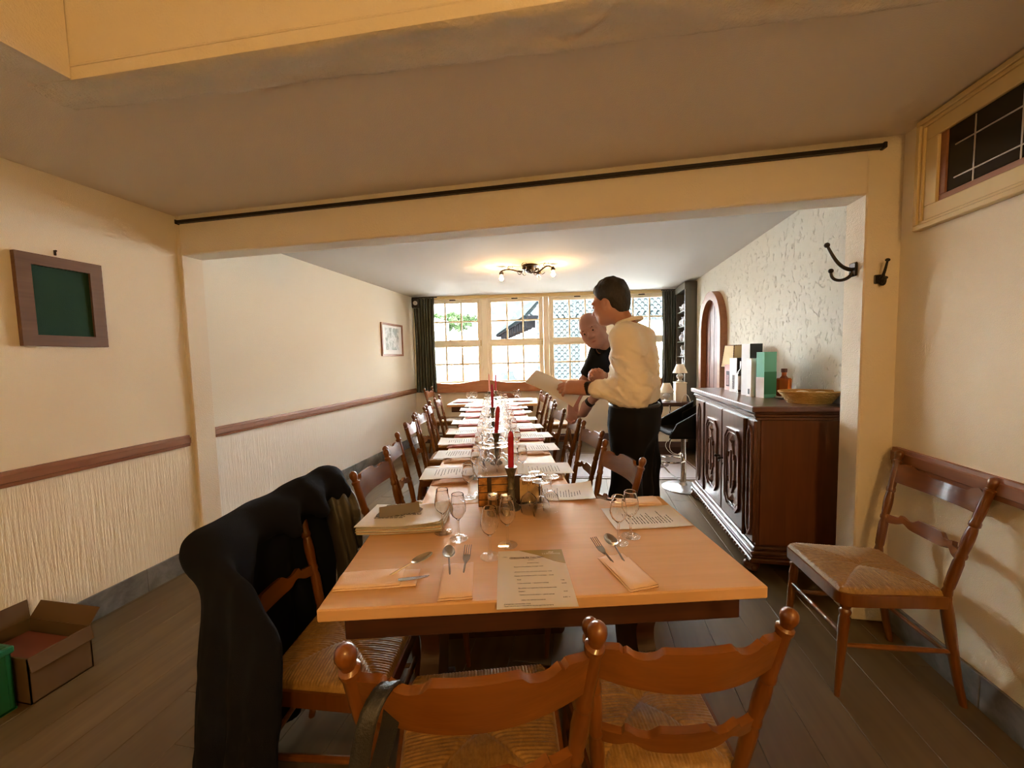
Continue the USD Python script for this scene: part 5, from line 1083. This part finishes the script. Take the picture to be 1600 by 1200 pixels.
def trouB(P):
    ds = [ell(P, pB, (.137, .178, .16), MB)]
    for a, b, c in lgB: ds += [rc(P, a, b, .104, .082), rc(P, b, c-[0, 0, .02], .082, .07)]
    d = smin(ds, .03); return smax(smax(d, (P-pB)@up_-.08, .006), .05-P[:, 2], .004)
def shoeB(P): return smax(smin([rc(P, c-[-.02, -.02, .045], c+[-.14, -.10, -.052], .046, .036) for a, b, c in lgB], .01), .0015-P[:, 2], .003)
mb = person('person', 'bald man in a dark polo shirt leaning forward with both hands on a chair back', dict(body=bodyB, skin='skin_pale', box=((-.30, 2.80, 0), (.86, 3.80, 1.80)), clothes=[('polo_shirt', poloB, (-.12, 2.80, .85), (.80, 3.66, 1.62), .0085, 'polo_cloth'), ('trousers', trouB, (.20, 3.12, .03), (.78, 3.78, 1.25), .012, 'trouser_cloth'), ('shoes', shoeB, (.24, 3.1, -.01), (.72, 3.80, .16), .010, 'black_leather')]))
for s_ in (-1, 1):
    O('eyebrow', tube([on_head(hcB, hdB, (.094, s_*.014, .020), 1.11), on_head(hcB, hdB, (.095, s_*.034, .026), 1.11), on_head(hcB, hdB, (.080, s_*.054, .018), 1.11)], [.003, .0042, .002], 6), 'braid_brown', mb); O('eye', ball(on_head(hcB, hdB, (.0935, s_*.031, .003), 1.11), .0070, 2), 'eye_dark', mb, True)
O('mouth', tube([on_head(hcB, hdB, p, 1.11) for p in ((.090, -.020, -.068), (.0975, 0, -.067), (.090, .020, -.068))], [.002, .006, .002], 8), 'lip', mb)
O('wristband', tube([wL+(eL-wL)*.10, wL+(eL-wL)*.19], .040, 20), 'black_metal', mb, label='dark wristwatch'); O('collar', tube([nkB+(hcB-nkB)*.22+MB@np.array([.078*math.cos(a), .078*math.sin(a), .0]) for a in np.linspace(0, 2*PI, 30)], .013, 8), 'polo_cloth', mb)

# ================================================================== coats over the chair at the left end of the near table
path = np.array([(-.80, .775), (-.93, .80), (-1.04, .83), (-1.125, .90), (-1.150, 1.02), (-1.150, 1.20), (-1.140, 1.34), (-1.09, 1.405)]); sg_ = np.r_[0, np.cumsum(np.linalg.norm(np.diff(path, axis=0), axis=1))]
def coat(P):
    P = P-np.clip((P[:, 2:]-.15)/.7, 0, 1)*np.array([.055, .015, 0])
    best = np.full(len(P), 9.); arc = np.zeros(len(P))
    for i in range(len(path)-1):
        a, b = path[i], path[i+1]; d = b-a; t = np.clip(((P[:, :2]-a)@d)/(d@d), 0, 1); q = np.linalg.norm(P[:, :2]-a-t[:, None]*d, axis=1); m = q < best; best = np.where(m, q, best); arc = np.where(m, sg_[i]+t*np.linalg.norm(d), arc)
    z = P[:, 2]; low = np.clip((.9-z)/.8, 0, 1)
    fold = .020*np.sin(arc*34+2.2*np.sin(z*3.))*low+.012*np.sin(arc*71+z*4)*low+wr_noise(P, 7., .010, 21)
    wall = best-(.020+.016*low)+fold
    top = np.interp(arc, [0, .13, .24, .36, .48, .66, .80, 1.2], [.74, .86, .895, .905, .905, .920, .935, .94])
    wall = smax(wall, z-top, .02); wall = smax(wall, .06+.05*np.sin(arc*9)-z, .01)
    crest = smin([rc(P, (-1.112, .880, .872), (-1.118, 1.06, .888), .066, .052), rc(P, (-1.115, 1.06, .885), (-1.105, 1.22, .905), .048, .048), rc(P, (-1.105, 1.22, .905), (-1.085, 1.35, .918), .048, .050), rc(P, (-1.085, 1.35, .918), (-1.03, 1.37, .87), .048, .030)], .02)
    flap = smin([rc(P, (-1.06, .92, .86), (-1.0, .87, .60), .034, .030), rc(P, (-1.05, 1.22, .90), (-1.02, 1.24, .845), .032, .022), rc(P, (-1.05, 1.10, .885), (-1.02, 1.10, .83), .030, .018)], .03)
    return smin([wall, smin([crest, flap], .02)+wr_noise(P, 12., .008, 23)], .025)
co = T('coat', 'long dark navy coat draped over the back of the left chair', 'coat'); O('cloth', field(coat, (-1.26, .66, .02), (-.70, 1.48, 1.02), .0095), 'navy_cloth', co, True)
def lining(P):
    d = smin([rc(P, (-1.02, 1.375, .885), (-.965, 1.385, .80), .030, .034), rc(P, (-.965, 1.385, .80), (-.955, 1.39, .50), .034, .030), rc(P, (-1.0, 1.40, .80), (-.99, 1.41, .48), .03, .028)], .03); return d+.010*np.sin((P[:, 0]*.7+P[:, 1])*120+3*np.sin(P[:, 2]*9))+wr_noise(P, 11., .008, 31)
jk = T('jacket', 'olive-lined dark jacket hanging from the far post of the left chair', 'jacket'); O('cloth', field(lining, (-1.10, 1.28, .40), (-.88, 1.48, .96), .008), 'lining_cloth', jk, True)
# handbag hung by its strap on the foreground chair
hg = T('handbag', 'black leather handbag hanging by its strap from the foreground chair', 'bag')
bp0 = np.array([-.348, .548, 0])
def bagf(P): return smin([ell(P, bp0+[0, -.105, .50], (.11, .055, .13)), rc(P, bp0+[-.08, -.10, .42], bp0+[.08, -.10, .42], .055, .055)], .03)+wr_noise(P, 14., .005, 41)
O('bag_body', field(bagf, bp0+[-.18, -.20, .30], bp0+[.18, -.0, .68], .009), 'black_leather', hg, True)
def band(pts, w, t, wd):
    pts = spline(pts, 40); wd = np.asarray(wd, float); P = np.stack([pts-wd*w/2, pts+wd*w/2], 1); P = np.stack([P[:, 0]*(1-q)+P[:, 1]*q for q in np.linspace(0, 1, 5)], 1); return sheet(P, t)
sx = np.array([.96, .27, 0])
O('strap', band([bp0+[-.03, -.10, .58], bp0+[.0, -.085, .70], bp0+[.012, -.058, .82], bp0+[.022, -.028, .874], bp0+[.028, .008, .872], bp0+[.024, .016, .82], bp0+[.0, -.0, .72], bp0+[-.01, -.06, .60]], .030, .005, sx), 'black_leather', hg, True); O('strap_buckle', X(J(box(-.02, .02, -.003, .003, -.012, .012, .003)), bp0+[.008, -.075, .77], .27), 'black_metal', hg, False)
